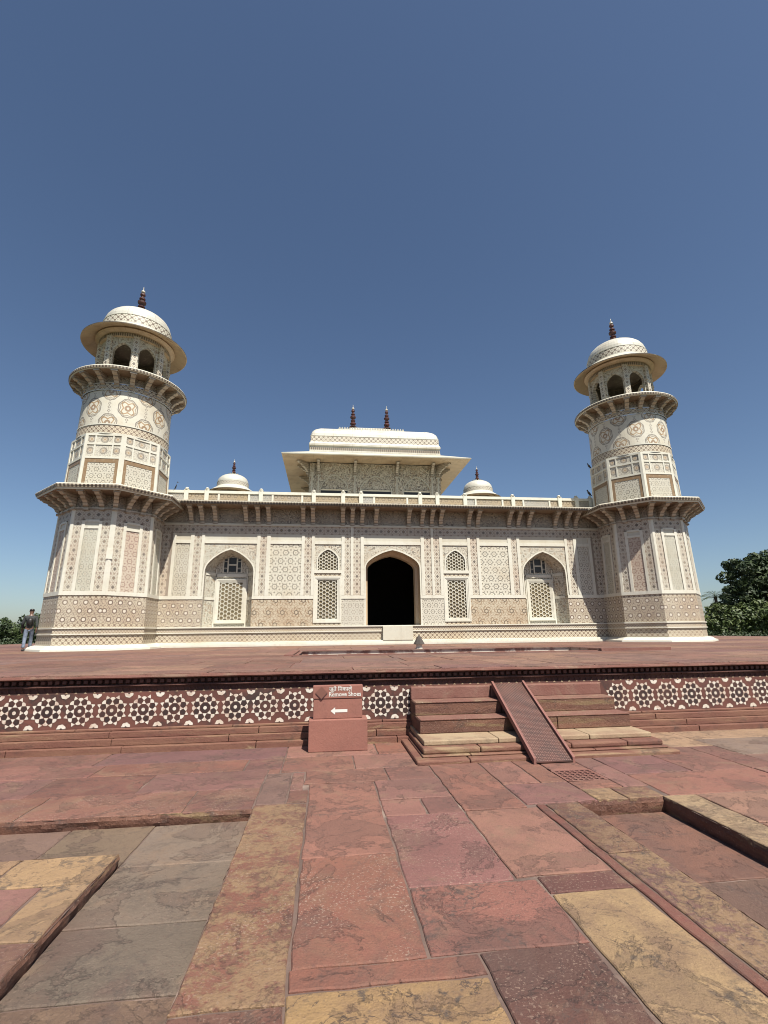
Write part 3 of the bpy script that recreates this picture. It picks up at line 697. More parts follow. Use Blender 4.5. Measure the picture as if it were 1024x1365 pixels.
# ------------------------------------------------------------------ tomb
TX, TYc, YC = 12.35, -.69, 11.66
tomb = empty('marble_tomb', (0, YC, 0), 'white marble tomb with dense stone inlay, arched doorway, corner minarets and rooftop pavilion', 'tomb')
TO = (0, -YC, 0)
AR = [(1, 0), (.985, .12), (.95, .24), (.89, .36), (.8, .475), (.68, .60), (.5, .745), (.36, .845), (.2, .925), (0, 1)]
def arch(c, hw, zs, za):
    L = [(c-hw*t_, zs+(za-zs)*h) for t_, h in AR]
    return L+[(2*c-x, z) for x, z in L[-2::-1]]
def arch_panel(mb, c, hw, z0, z1, ahw, zs, za, y, m, o=None, thick=0, mi=None):
    o = o or (c, y, z0); P = arch(c, ahw, zs, za)
    if z0 < zs:
        for s_ in (-1, 1):
            xa, xb = sorted((c+s_*hw, c+s_*ahw)); mb.face([(xa, y, z0), (xb, y, z0), (xb, y, zs), (xa, y, zs)], m, o=o)
    for s_ in (-1, 1):
        xa, xb = sorted((c+s_*hw, c+s_*ahw)); mb.face([(xa, y, zs), (xb, y, zs), (xb, y, z1), (xa, y, z1)], m, o=o)
    for (x0, za0), (x1, za1) in zip(P, P[1:]): mb.face([(x0, y, za0), (x1, y, za1), (x1, y, z1), (x0, y, z1)], m, o=o)
    if thick:
        mi = m if mi is None else mi
        Q = [(c-ahw, z0)]+P+[(c+ahw, z0)]
        for (x0, a0), (x1, a1) in zip(Q, Q[1:]): mb.face([(x0, y, a0), (x0, y+thick, a0), (x1, y+thick, a1), (x1, y, a1)], mi)
def arch_band(mb, c, ahw, zs, za, z0, w, y, m, proud=.02):
    P = [(c-ahw, z0)]+arch(c, ahw, zs, za)+[(c+ahw, z0)]; Q = [(c-ahw-w, z0)]+arch(c, ahw+w, zs, za+w*1.1)+[(c+ahw+w, z0)]
    yy = y-proud
    for i in range(len(P)-1):
        a_, b_, c_, d_ = P[i], P[i+1], Q[i+1], Q[i]
        mb.face([(a_[0], yy, a_[1]), (b_[0], yy, b_[1]), (c_[0], yy, c_[1]), (d_[0], yy, d_[1])][::-1], m)
        mb.face([(d_[0], yy, d_[1]), (c_[0], yy, c_[1]), (c_[0], y, c_[1]), (d_[0], y, d_[1])], m); mb.face([(a_[0], y, a_[1]), (b_[0], y, b_[1]), (b_[0], yy, b_[1]), (a_[0], yy, a_[1])], m)
FM = [M[k] for k in ('white', 'panel', 'dado', 'dado2', 'border', 'frieze', 'scroll', 'scroll2', 'band', 'dentil', 'cream', 'panel_small', 'dark', 'mband')]
WH, PA, DA, DB, BO, FR, SCR, SC2, BA, DE, CR, PS, DK, MBD = range(14)
f = MB()
def q(x0, x1, z0, z1, y, m, o=None):
    f.face([(x0, y, z0), (x1, y, z0), (x1, y, z1), (x0, y, z1)], m, o=o or ((x0+x1)/2, y, (z0+z1)/2))
EX = 10.6
# base courses
for x0, x1 in ((-EX, -.53), (.86, EX)): q(x0, x1, .2, .58, -.05, BA, (0, 0, .39))
q(-.53, .86, .2, .58, -.05, WH)
f.box(-EX, EX, -.10, .0, .58, .62, WH); q(-EX, EX, .62, .80, -.06, MBD, (0, 0, .7)); f.box(-EX, EX, -.11, .0, .80, .85, WH)
# door step block
f.box(-.52, .85, -.25, -.051, .2, .80, CR)
for s_ in (-1, 1):
    def qs(x0, x1, *a_, **k_):
        if s_ < 0: q(-x1, -x0, *a_, **k_)
        else: q(x0, x1, *a_, **k_)
    for x0, x1, m_ in ((1.28, 2.41, PS), (3.665, 6.41, DB), (8.54, EX, DA)): 
        qs(x0, x1, .85, 2.05, -.012, m_); f.box(*( (x0, x1) if s_ > 0 else (-x1, -x0)), -.04, .0, 2.05, 2.2, WH)
    qs(2.41, 3.665, .85, 1.0, -.012, BA)
    for x0, x1 in ((1.36, 1.52), (1.86, 1.98), (2.27, 2.42), (3.66, 3.80), (4.13, 4.27), (5.69, 5.86), (6.15, 6.30), (8.63, 8.76), (9.09, 9.25), (9.88, 10.02)):
        a_, b_ = (x0, x1) if s_ > 0 else (-x1, -x0)
        f.box(a_, b_, -.045, 0, 2.2, 4.975 if x0 != 1.86 else 5.5, WH)
        f.box(a_-.02, b_+.02, -.055, 0, 4.975 if x0 != 1.86 else 5.5, 5.01 if x0 != 1.86 else 5.51, WH)
    for x0, x1 in ((1.52, 1.86), (1.98, 2.27), (3.80, 4.13), (5.86, 6.15), (8.76, 9.09), (10.02, EX)): qs(x0, x1, 2.2, 5.02, -.015, BO)
    for x0, x1 in ((2.42, 3.66), (4.27, 5.69), (6.30, 8.63), (9.25, 9.88)):
        a_, b_ = (x0, x1) if s_ > 0 else (-x1, -x0)
        f.box(a_, b_, -.04, 0, 4.57, 4.72, WH); qs(x0, x1, 4.72, 5.02, -.012, CR)
    qs(4.27, 5.69, 2.2, 4.57, .0, PA); qs(9.25, 9.88, 2.2, 4.57, .0, PS)
    c_ = 7.465*s_
    arch_panel(f, c_, 1.165, 2.2, 4.57, 1.07, 3.28, 4.29, 0.0, SCR); arch_band(f, c_, 1.07, 3.28, 4.29, 2.2, .06, 0, WH)
    for xx in (-1, 1):   # jamb strip at dado height beside niche
        a_, b_ = sorted((c_+xx*1.07, c_+xx*1.075)); f.face([(a_, -.012, .85), (b_, -.012, .85), (b_, -.012, 2.2), (a_, -.012, 2.2)], WH)
    # window bay
    c_ = 3.04*s_
    arch_panel(f, c_, .625, 3.36, 4.57, .50, 3.83, 4.37, .0, SCR); f.box(c_-.62, c_+.62, -.05, 0, 3.22, 3.36, WH); arch_band(f, c_, .46, 3.83, 4.32, 3.36, .06, .0, WH)
    qs(2.42, 3.66, 3.08, 3.22, -.01, BA)
f.box(-1.36, 1.36, -.04, 0, 4.57, 4.72, WH); q(-1.36, 1.36, 4.72, 5.02, -.012, CR)
arch_panel(f, 0, 1.36, 2.2, 4.57, 1.28, 3.48, 4.32, 0.0, SCR); arch_band(f, 0, 1.28, 3.48, 4.32, .85, .07, 0, WH)
q(-EX, EX, 5.02, 5.40, -.02, FR, (0, 0, 5.21)); f.box(-EX, EX, -.07, 0, 5.40, 5.50, CR); q(-EX, EX, 5.5, 6.26, -.01, SC2, (0, 0, 5.8))
# other walls of the block, roof
HB_ = 12.3
f.face([(-HB_, .01, 0), (-HB_, 2*YC, 0), (-HB_, 2*YC, 6.4), (-HB_, .01, 6.4)][::-1], PA); f.face([(HB_, .01, 0), (HB_, 2*YC, 0), (HB_, 2*YC, 6.4), (HB_, .01, 6.4)], PA)
f.face([(-HB_, 2*YC, 0), (HB_, 2*YC, 0), (HB_, 2*YC, 6.4), (-HB_, 2*YC, 6.4)][::-1], PA)
f.face([(-HB_, -.3, 6.38), (HB_, -.3, 6.38), (HB_, 2*YC, 6.38), (-HB_, 2*YC, 6.38)], CR)
f.build('facade_wall', FM, tomb, TO)
f = MB(); f.box(-10.7, 10.7, -.22, .2, .1, .2, 0); f.box(-10.7, 10.7, -.32, .2, 0, .1, 0); f.build('white_plinth', M['white'], tomb, TO, bevel=.01)
# doorway
f = MB()
def loft(mb, secs, m, z0):
    for (c0, h0, s0, a0, y0), (c1, h1, s1, a1, y1) in zip(secs, secs[1:]):
        P = [(c0-h0, z0)]+arch(c0, h0, s0, a0)+[(c0+h0, z0)]; Q = [(c1-h1, z0)]+arch(c1, h1, s1, a1)+[(c1+h1, z0)]
        for i in range(len(P)-1):
            mb.face([(P[i][0], y0, P[i][1]), (Q[i][0], y1, Q[i][1]), (Q[i+1][0], y1, Q[i+1][1]), (P[i+1][0], y0, P[i+1][1])], m)
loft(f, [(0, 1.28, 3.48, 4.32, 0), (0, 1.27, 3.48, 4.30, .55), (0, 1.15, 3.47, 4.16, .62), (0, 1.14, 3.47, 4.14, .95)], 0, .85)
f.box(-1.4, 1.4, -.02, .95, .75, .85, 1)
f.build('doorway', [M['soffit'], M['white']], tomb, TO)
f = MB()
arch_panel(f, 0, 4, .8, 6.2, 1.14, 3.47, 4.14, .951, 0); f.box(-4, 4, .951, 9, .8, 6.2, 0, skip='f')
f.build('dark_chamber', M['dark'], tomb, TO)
# lattice
def jali(mb, x0, x1, z0, z1, y, p=.168, inside=None, fill=.80, depth=.03):
    R_ = p/math.sqrt(3); rows_ = int((z1-z0)/(p*.5))+2; i = 0
    px_ = p*math.sqrt(3)/2
    ncol = int((x1-x0)/px_)+2
    for ci in range(ncol):
        for ri in range(int((z1-z0)/p)+2):
            cx = x0+ci*px_; cz = z0+ri*p+(p/2 if ci % 2 else 0)
            if inside and not inside(cx, cz): continue
            o_ = []; n_ = []
            for k in range(6):
                a_ = k*PI/3
                cl = lambda X, Z: (min(max(X, x0), x1), min(max(Z, z0), z1))
                o_.append(cl(cx+R_*math.cos(a_), cz+R_*math.sin(a_))); n_.append(cl(cx+R_*fill*math.cos(a_), cz+R_*fill*math.sin(a_)))
            for k in range(6):
                a_, b_, c_, d_ = o_[k], o_[(k+1) % 6], n_[(k+1) % 6], n_[k]
                mb.face([(a_[0], y, a_[1]), (d_[0], y, d_[1]), (c_[0], y, c_[1]), (b_[0], y, b_[1])], 0)
                mb.face([(d_[0], y, d_[1]), (d_[0], y+depth, d_[1]), (c_[0], y+depth, c_[1]), (c_[0], y, c_[1])], 0)
def window(parent, c, hw, z0, z1, y, name='lattice_window', fr=.17, p=.185):
    t = MB()
    for k, (a_, pr) in enumerate(((fr, .05), (fr*.62, .035), (fr*.28, .02))):
        b_ = a_-fr*.33; W_ = hw+a_; w2 = hw+max(b_, 0)
        t.box(c-W_, c-w2, y-pr, y+.06, z0-a_, z1+a_); t.box(c+w2, c+W_, y-pr, y+.06, z0-a_, z1+a_)
        t.box(c-w2, c+w2, y-pr, y+.06, z1+max(b_, 0), z1+a_); t.box(c-w2, c+w2, y-pr, y+.06, z0-a_, z0-max(b_, 0))
    o = t.build('window_frame', M['white'], parent, parent_off(parent))
    return o
def parent_off(par): return TO
for s_ in (-1, 1):
    c_ = 3.04*s_
    t = MB()
    hw, z0, z1 = .44, 1.16, 2.90
    for (a_, b_, pr) in ((.195, .125, .05), (.125, .06, .03), (.06, 0, .012)):
        W_, w2 = hw+a_, hw+b_
        t.box(c_-W_, c_-w2, -pr, .05, z0-a_+.02, z1+a_-.02); t.box(c_+w2, c_+W_, -pr, .05, z0-a_+.02, z1+a_-.02)
        t.box(c_-w2, c_+w2, -pr, .05, z1+b_-(.02 if b_ else 0), z1+a_-.02); t.box(c_-w2, c_+w2, -pr, .05, z0-a_+.02, z0-b_+(.02 if b_ else 0))
    wf = t.build('lattice_window', M['white'], tomb, TO)
    t = MB(); jali(t, c_-hw, c_+hw, z0, z1, .02); t.build('lattice_screen', M['cream'], wf)
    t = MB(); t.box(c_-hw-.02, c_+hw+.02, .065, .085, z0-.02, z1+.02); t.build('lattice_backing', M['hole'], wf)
    t = MB(); hw = .46
    jali(t, c_-hw, c_+hw, 3.36, 4.32, .02, .15, lambda x, z: abs(x-c_) < .5 and z < 4.36-.5*max(0, abs(x-c_)-.0)**1.0 if z > 3.83 else True, .79)
    aw = t.build('arched_lattice_window', M['cream'], tomb, TO)
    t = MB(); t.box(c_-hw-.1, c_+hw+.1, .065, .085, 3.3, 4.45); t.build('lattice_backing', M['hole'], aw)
    # niche
    c_ = 7.465*s_
    t = MB(); z0 = .85
    loft(t, [(c_, 1.07, 3.28, 4.29, 0), (c_, 1.07, 3.28, 4.27, .22)], 1, z0)
    loft(t, [(c_, 1.07, 3.28, 4.27, .22), (c_, .72, 3.45, 4.12, .72)], 2, z0)
    P = arch(c_, .72, 3.45, 4.12)
    for (x0, a0), (x1, a1) in zip(P, P[1:]): t.face([(x0, .72, z0), (x1, .72, z0), (x1, .72, a1), (x0, .72, a0)], 3, o=(c_, 0, 0))
    t.box(c_-1.1, c_+1.1, -.02, .73, z0-.1, z0, 0)
    for k in (-1, 1):     # mouldings on the splayed sides
        for za, zb in ((2.05, 2.17), (3.16, 3.3)):
            A_, B_ = (c_+k*1.068, .222), (c_+k*.722, .715); d_ = Vector((B_[0]-A_[0], B_[1]-A_[1])).normalized(); nn = Vector((d_.y, -d_.x))*(.025 if k < 0 else -.025)
            pts = [(A_[0]+nn.x, A_[1]+nn.y), (B_[0]+nn.x, B_[1]+nn.y)]
            t.face([(*pts[0], za), (*pts[1], za), (*pts[1], zb), (*pts[0], zb)], 0); t.face([(*pts[0], zb), (*pts[1], zb), (*B_, zb), (*A_, zb)], 0)
        t.box(c_+k*.70-.03, c_+k*.70+.03, .67, .73, z0, 3.5, 0)
    t.box(c_-.70, c_+.70, .67, .73, 3.1, 3.25, 0)
    nb = t.build('niche', [M['white'], M['bracket'], M['scroll'], M['panel_small']], tomb, TO)
    hw, z0, z1, yb = .52, 1.16, 2.86, .70
    t = MB()
    for (a_, b_, pr) in ((.15, .09, .06), (.09, .045, .045), (.045, 0, .03)):
        W_, w2 = hw+a_, hw+b_
        t.box(c_-W_, c_-w2, yb-pr, yb, z0-a_, z1+a_); t.box(c_+w2, c_+W_, yb-pr, yb, z0-a_, z1+a_); t.box(c_-w2, c_+w2, yb-pr, yb, z1+b_, z1+a_); t.box(c_-w2, c_+w2, yb-pr, yb, z0-a_, z0-b_)
    t.build('screen_frame', M['white'], nb)
    t = MB(); jali(t, c_-hw, c_+hw, z0, z1, yb-.02, .185, None, .79); t.build('lattice_screen', M['cream'], nb)
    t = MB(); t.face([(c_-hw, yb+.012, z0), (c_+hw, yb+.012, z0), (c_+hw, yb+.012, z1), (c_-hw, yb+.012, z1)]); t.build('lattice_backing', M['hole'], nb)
    t = MB()
    for x0, x1, a_, b_ in ((-.17, .17, 3.72, 4.02), (-.17, .17, 3.36, 3.64), (-.38, -.24, 3.55, 3.82), (.24, .38, 3.55, 3.82), (-.38, -.24, 3.34, 3.48), (.24, .38, 3.34, 3.48), (-.36, -.24, 3.86, 3.95), (.24, .36, 3.86, 3.95)):
        t.box(c_+x0, c_+x1, .70, .718, a_, b_, 0)
    t.build('lunette_opening', M['grilldark'], nb)
    t = MB()
    for x0, x1, a_, b_ in ((-.235, -.175, 3.3, 3.97), (.175, .235, 3.3, 3.97), (-.17, .17, 3.65, 3.71), (-.43, -.385, 3.3, 3.9), (.385, .43, 3.3, 3.9)): t.box(c_+x0, c_+x1, .675, .717, a_, b_)
    t.build('lunette_bars', M['white'], nb)

# eave with brackets
def bracket_mesh(D, H, w):
    t = MB()
    P = [(0, -H), (-.05*D, -H*1.0), (-.10*D, -.86*H), (-.22*D, -.78*H), (-.30*D, -.60*H), (-.42*D, -.50*H), (-.60*D, -.40*H), (-.66*D, -.28*H), (-.84*D, -.24*H), (-.94*D, -.14*H), (-1.0*D, -.10*H), (-1.0*D, 0), (0, 0)]
    t.prism(P[::-1], -w/2, w/2)
    t.box(-w*.72, w*.72, -D*1.02, -D*.62, -.10*H, .01); t.box(-w*.62, w*.62, -D*.14, -.001, -H*1.06, -H*.94)
    return t
f = MB()
E0, E1, EZ = -.84, .0, 6.26
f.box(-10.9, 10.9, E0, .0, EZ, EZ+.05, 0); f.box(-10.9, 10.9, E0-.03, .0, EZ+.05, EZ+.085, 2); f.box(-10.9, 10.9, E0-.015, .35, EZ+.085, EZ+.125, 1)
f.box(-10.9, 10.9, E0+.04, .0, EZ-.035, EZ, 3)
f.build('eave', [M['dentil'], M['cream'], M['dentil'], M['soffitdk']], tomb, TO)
bm_ = bracket_mesh(.64, .72, .18)
first = None
for X in (.79, 1.45, 1.92, 2.37, 3.77, 4.22, 5.81, 6.29, 6.84, 8.21, 8.80, 9.28):
    for s_ in (-1, 1):
        if first is None: first = bm_.build('bracket', M['bracket'], tomb); o = first
        else: o = first.copy(); COL.objects.link(o); o.parent = tomb
        o.location = (X*s_, -YC-.012, EZ-.03)
# parapet
PYY = .38
f = MB(); f.box(-10.6, 10.6, PYY-.06, PYY+.06, 7.04, 7.17, 0); f.box(-10.6, 10.6, PYY-.05, PYY+.05, 6.38, 6.66, 0)
posts = [-9.73, -8.8, -6.29, -3.776, -2.352, -1.477, 1.477, 2.352, 3.776, 6.29, 8.8, 9.73, 10.5]
edges = [-10.6]+posts+[10.6]
for k, (a_, b_) in enumerate(zip(edges, edges[1:])):
    L = b_-a_
    n_ = [1] if L < 1.2 else ([.22, .56, .22] if L > 2 else [.33, .67] if k % 2 else [1])
    x = a_
    for j, fr in enumerate(n_):
        e = x+L*fr; mm = 1 if (k*2+j) % 3 else 2
        f.face([(x, PYY-.012, 6.66), (e, PYY-.012, 6.66), (e, PYY-.012, 7.04), (x, PYY-.012, 7.04)], mm, o=(x, 0, 6.66))
        f.face([(x, PYY+.012, 6.66), (e, PYY+.012, 6.66), (e, PYY+.012, 7.04), (x, PYY+.012, 7.04)][::-1], mm, o=(x, 0, 6.66))
        if j: f.box(x-.045, x+.045, PYY-.045, PYY+.045, 6.66, 7.04, 0)
        x = e
pr = f.build('parapet', [M['white'], M['parap'], M['parag']], tomb, TO)
f = MB(); f.box(-.095, .095, -.095, .095, 6.4, 7.2, 0); f.lathe([(.12, 7.2), (.12, 7.225), (.05, 7.235), (.085, 7.28), (.06, 7.32), (0, 7.34)], 12)
p0 = None
for X in posts:
    if p0 is None: p0 = f.build('post', M['white'], pr); o = p0
    else: o = p0.copy(); COL.objects.link(o); o.parent = pr
    o.location = (X, PYY, 0)
# side and back parapets, low walls along the roof edge
f = MB()
for x0, x1, y0, y1 in ((-12.3, -12.2, 2, 2*YC-1), (12.2, 12.3, 2, 2*YC-1), (-10.6, 10.6, 2*YC-.1, 2*YC)): f.box(x0, x1, y0, y1, 6.38, 7.1)
f.build('parapet', M['parap'], tomb, TO)

# finial ---------------------------------------------------------------
def finial_mesh(h, r, m=1):
    t = MB()
    pf = [(1.5, 0), (1.3, .03), (.55, .06), (.5, .09), (.95, .13), (1.05, .18), (.6, .235), (.45, .25), (.8, .27), (.85, .30), (.5, .33), (.55, .37), (.95, .41), (1.0, .46), (.55, .50), (.4, .52), (.7, .545), (.72, .58), (.35, .61), (.35, .65), (.62, .69), (.6, .73), (.25, .77)]
    pt = [(.25, .77), (.5, .80), (.42, .84), (.12, .87), (.1, .95), (0, 1.0)]
    t.lathe([(a_*r, b_*h) for a_, b_ in pf], 16, 0); t.lathe([(a_*r, b_*h) for a_, b_ in pt], 12, 1)
    return t

# ------------------------------------------------------------------ corner tower
OC = math.cos(PI/8); TN = math.tan(PI/8)
def tower():
    tw = MB()
    mats = [M[k] for k in ('white', 'dado', 'band', 'dentil', 'border', 'panel_green', 'panel_pink', 'frieze', 'scroll2', 'cream', 'medal', 'cells', 'brownf', 'panel_small', 'bracket', 'mband')]
    wh, da, ba, de, bo, pg, pp, fr, s2, cr, me, ce, br, ps, bk, mb_ = range(16)
    ap = lambda z: 2.0-.0225*z
    for k in range(8):
        tw.T = Matrix.Rotation(k*PI/4, 4, 'Z')
        def P(u, z, d=0.0, e=0.0):
            a_ = ap(z)+d; return (u*(a_*TN), -a_, z)
        def Q(u0, u1, z0, z1, m, d=0.0):
            pts = [P(u0, z0, d), P(u1, z0, d), P(u1, z1, d), P(u0, z1, d)]
            um = (u0+u1)/2*ap((z0+z1)/2)*TN; w0 = [(p[0]-um, p[2]-(z0+z1)/2) for p in pts]
            tw.face(pts, m, w0)
        def B(u0, u1, z0, z1, m, d):               # raised bar
            Q(u0, u1, z0, z1, m, d)
            tw.face([P(u0, z0), P(u0, z0, d), P(u0, z1, d), P(u0, z1)], m); tw.face([P(u1, z0), P(u1, z1), P(u1, z1, d), P(u1, z0, d)], m)
            tw.face([P(u0, z0), P(u1, z0), P(u1, z0, d), P(u0, z0, d)], m); tw.face([P(u0, z1, d), P(u1, z1, d), P(u1, z1), P(u0, z1)], m)
        def ring(z0, z1, d, m):
            a0, a1 = ap(z0)+d, ap(z1)+d
            tw.face([(-a0*TN, -a0, z0), (a0*TN, -a0, z0), (a1*TN, -a1, z1), (-a1*TN, -a1, z1)], m)
            for zz, aa, fl in ((z0, a0, 1), (z1, a1, 0)):
                i_ = ap(zz)-.05; L_ = [(-aa*TN, -aa, zz), (aa*TN, -aa, zz), (i_*TN, -i_, zz), (-i_*TN, -i_, zz)]
                tw.face(L_[::-1] if fl else L_, m)
        def flare(z0, d0, z1, d1, m):
            a0, a1 = ap(0)+d0, ap(0)+d1; tw.face([(-a0*TN, -a0, z0), (a0*TN, -a0, z0), (a1*TN, -a1, z1), (-a1*TN, -a1, z1)], m)
        flare(0, .36, .07, .35, wh); flare(.07, .35, .09, .26, wh); flare(.09, .26, .17, .16, wh); flare(.17, .16, .2, .0, wh)
        Q(-1, 1, .2, .58, ba); ring(.58, .62, .06, wh); Q(-1, 1, .62, .80, mb_, .02); ring(.80, .85, .06, wh)
        Q(-1, 1, .85, 1.0, ba); Q(-1, 1, 1.0, 1.92, da); Q(-1, 1, 1.92, 2.05, ba); ring(2.05, 2.2, .03, wh)
        B(-1, -.87, 2.2, 5.44, wh, .025); B(.87, 1, 2.2, 5.44, wh, .025)
        Q(-.87, -.48, 2.2, 5.02, bo); Q(.48, .87, 2.2, 5.02, bo); Q(-.87, .87, 5.02, 5.44, fr)
        B(-.48, -.33, 2.2, 4.98, wh, .03); B(.33, .48, 2.2, 4.98, wh, .03); B(-.33, .33, 4.66, 4.76, wh, .03); B(-.33, .33, 4.93, 5.02, wh, .03); Q(-.33, .33, 4.76, 4.93, cr)
        Q(-.33, .33, 2.2, 4.66, pp if k % 2 else pg)
        ring(5.44, 5.52, .04, bk); Q(-1, 1, 5.52, 6.10, s2)
        # upper octagon
        h0, h1 = 6.3, 8.72
        B(-1, -.86, h0, h1, wh, .03); B(.86, 1, h0, h1, wh, .03); B(-.86, .86, h1-.09, h1, wh, .03); B(-.86, .86, 7.62, 7.70, wh, .03); B(-.86, .86, 8.22, 8.30, wh, .03)
        for ua, ub in ((-.50, -.42), (.42, .50)): B(ua, ub, 7.70, 8.22, wh, .025); B(ua, ub, 8.30, h1-.09, wh, .025)
        for z0, z1 in ((7.70, 8.22), (8.30, h1-.09)):
            for ua, ub in ((-.86, -.50), (-.42, .42), (.50, .86)): Q(ua, ub, z0, z1, ce)
        B(-.86, -.70, h0, 7.62, br, .012); B(.70, .86, h0, 7.62, br, .012); B(-.70, .70, 7.44, 7.62, br, .012); Q(-.70, .70, h0, 7.44, ps)
        tw.face([(-1.82*TN, -1.82, h1), (1.82*TN, -1.82, h1), (1.5*TN, -1.5, h1), (-1.5*TN, -1.5, h1)], wh)
    tw.T = Matrix.Identity(4)
    def cyl(r0, z0, r1, z1, m, v0=0.0):
        n = 96
        for k in range(n):
            a_, b_ = 2*PI*k/n-PI/2-PI/8, 2*PI*(k+1)/n-PI/2-PI/8
            tw.face([(r0*math.cos(a_), r0*math.sin(a_), z0), (r0*math.cos(b_), r0*math.sin(b_), z0), (r1*math.cos(b_), r1*math.sin(b_), z1), (r1*math.cos(a_), r1*math.sin(a_), z1)], m,
                    [((a_+PI/2+PI/8)*1.84, z0-v0), ((b_+PI/2+PI/8)*1.84, z0-v0), ((b_+PI/2+PI/8)*1.84, z1-v0), ((a_+PI/2+PI/8)*1.84, z1-v0)], smooth=True)
    cyl(1.86, 8.72, 1.86, 8.76, wh); cyl(1.86, 8.76, 1.845, 9.12, ba, 8.94); cyl(1.87, 9.12, 1.87, 9.17, wh); cyl(1.84, 9.17, 1.82, 10.72, me, 9.17)
    cyl(1.86, 10.72, 1.86, 10.76, wh); cyl(1.83, 10.76, 1.83, 11.02, ba, 10.89); cyl(1.86, 11.02, 1.86, 11.07, bk); cyl(1.80, 11.07, 1.80, 11.5, s2)
    T_ = tw.build('corner_tower', mats, tomb, (-TX, TYc-YC, 0))
    # octagonal balcony
    t = MB(); r_ = 1/OC
    t.lathe([(1.8*r_, 6.02), (2.66*r_, 6.06), (2.68*r_, 6.13), (2.70*r_, 6.13), (2.72*r_, 6.20), (2.73*r_, 6.20), (2.73*r_, 6.25), (2.69*r_, 6.30), (1.7*r_, 6.34)], 8, ms=[1, 2, 1, 0, 2, 0, 2, 2], smooth=False, a0=PI/8, ur=2.6)
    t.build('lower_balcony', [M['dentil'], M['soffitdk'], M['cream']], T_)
    bmm = bracket_mesh(.72, .62, .18); b0 = None
    for k in range(24):
        side, j = divmod(k, 3)
        a_ = side*PI/4
        if j == 0: ang = a_+PI/8; rad = 1.90/OC-.03; 
        else:
            u = (-.30 if j == 1 else .30); ang = a_; rad = None
        if b0 is None: b0 = bmm.build('bracket', M['bracket'], T_); o = b0
        else: o = b0.copy(); COL.objects.link(o); o.parent = T_
        if rad is None:
            v_ = Matrix.Rotation(a_, 3, 'Z') @ Vector((u*1.0, -1.87, 0)); o.location = (v_.x, v_.y, 6.06); o.rotation_euler = (0, 0, a_)
        else:
            v_ = Matrix.Rotation(ang, 3, 'Z') @ Vector((0, -rad, 0)); o.location = (v_.x, v_.y, 6.06); o.rotation_euler = (0, 0, ang)
    # round balcony
    t = MB(); t.lathe([(1.75, 11.40), (2.38, 11.43), (2.41, 11.47), (2.44, 11.47), (2.45, 11.55), (2.42, 11.60), (1.2, 11.62)], 72, ms=[1, 2, 0, 0, 2, 2], ur=2.4)
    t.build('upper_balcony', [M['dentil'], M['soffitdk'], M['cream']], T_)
    bmm = bracket_mesh(.57, .52, .185); b0 = None
    for k in range(20):
        ang = k*PI/10+.1
        if b0 is None: b0 = bmm.build('bracket', M['bracket'], T_); o = b0
        else: o = b0.copy(); COL.objects.link(o); o.parent = T_
        v_ = Matrix.Rotation(ang, 3, 'Z') @ Vector((0, -1.79, 0)); o.location = (v_.x, v_.y, 11.41); o.rotation_euler = (0, 0, ang)
    # chhatri
    for k in range(8):
        t = MB(); t.T = Matrix.Rotation(k*PI/4, 4, 'Z')
        a_ = 1.36; hw = a_*TN
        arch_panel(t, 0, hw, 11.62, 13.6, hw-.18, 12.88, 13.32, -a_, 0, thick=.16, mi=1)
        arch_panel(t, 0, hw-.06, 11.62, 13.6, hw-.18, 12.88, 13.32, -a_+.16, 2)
        t.build('arched_bay', [M['scroll'], M['bracket'], M['shade_brown']], T_)
    t = MB()
    t.box(-.125, .125, -.10, .08, 11.60, 12.78, 0); t.box(-.15, .15, -.125, .1, 11.60, 11.72, 0); t.box(-.145, .145, -.12, .1, 12.78, 12.87, 0); t.box(-.125, .125, -.10, .08, 12.87, 13.62, 0)
    b0 = None
    for k in range(8):
        ang = k*PI/4+PI/8; v_ = Matrix.Rotation(ang, 3, 'Z') @ Vector((0, -1.36/OC+.02, 0))
        if b0 is None: b0 = t.build('column', M['border'], T_); o = b0
        else: o = b0.copy(); COL.objects.link(o); o.parent = T_
        o.location = (v_.x, v_.y, 0); o.rotation_euler = (0, 0, ang)
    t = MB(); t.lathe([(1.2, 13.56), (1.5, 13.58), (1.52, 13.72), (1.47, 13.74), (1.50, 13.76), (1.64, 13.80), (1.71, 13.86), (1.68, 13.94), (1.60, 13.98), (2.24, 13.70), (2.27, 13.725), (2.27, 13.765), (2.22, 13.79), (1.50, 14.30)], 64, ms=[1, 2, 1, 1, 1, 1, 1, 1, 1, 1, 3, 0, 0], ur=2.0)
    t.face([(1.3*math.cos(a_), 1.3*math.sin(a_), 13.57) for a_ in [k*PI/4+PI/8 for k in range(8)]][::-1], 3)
    t.build('canopy_eave', [M['cream'], M['soffit'], M['dentil'], M['shade_brown']], T_)
    t = MB()
    prof = [(1.50, 14.25), (1.50, 14.36), (1.495, 14.60), (1.485, 14.80), (1.50, 14.81), (1.50, 14.84), (1.465, 14.85), (1.445, 15.05), (1.39, 15.25), (1.30, 15.43), (1.17, 15.59), (1.0, 15.73), (.8, 15.84), (.55, 15.93), (.3, 15.98), (0, 16.0)]
    mm = [0, 1, 1, 0, 0, 0, 0, 0, 0, 0, 0, 0, 0, 0, 0]
    prof = [(r_d, z_d if z_d < 14.37 else 14.36+(z_d-14.36)*.81) for r_d, z_d in prof]
    t.lathe(prof, 64, ms=mm, ur=1.5)
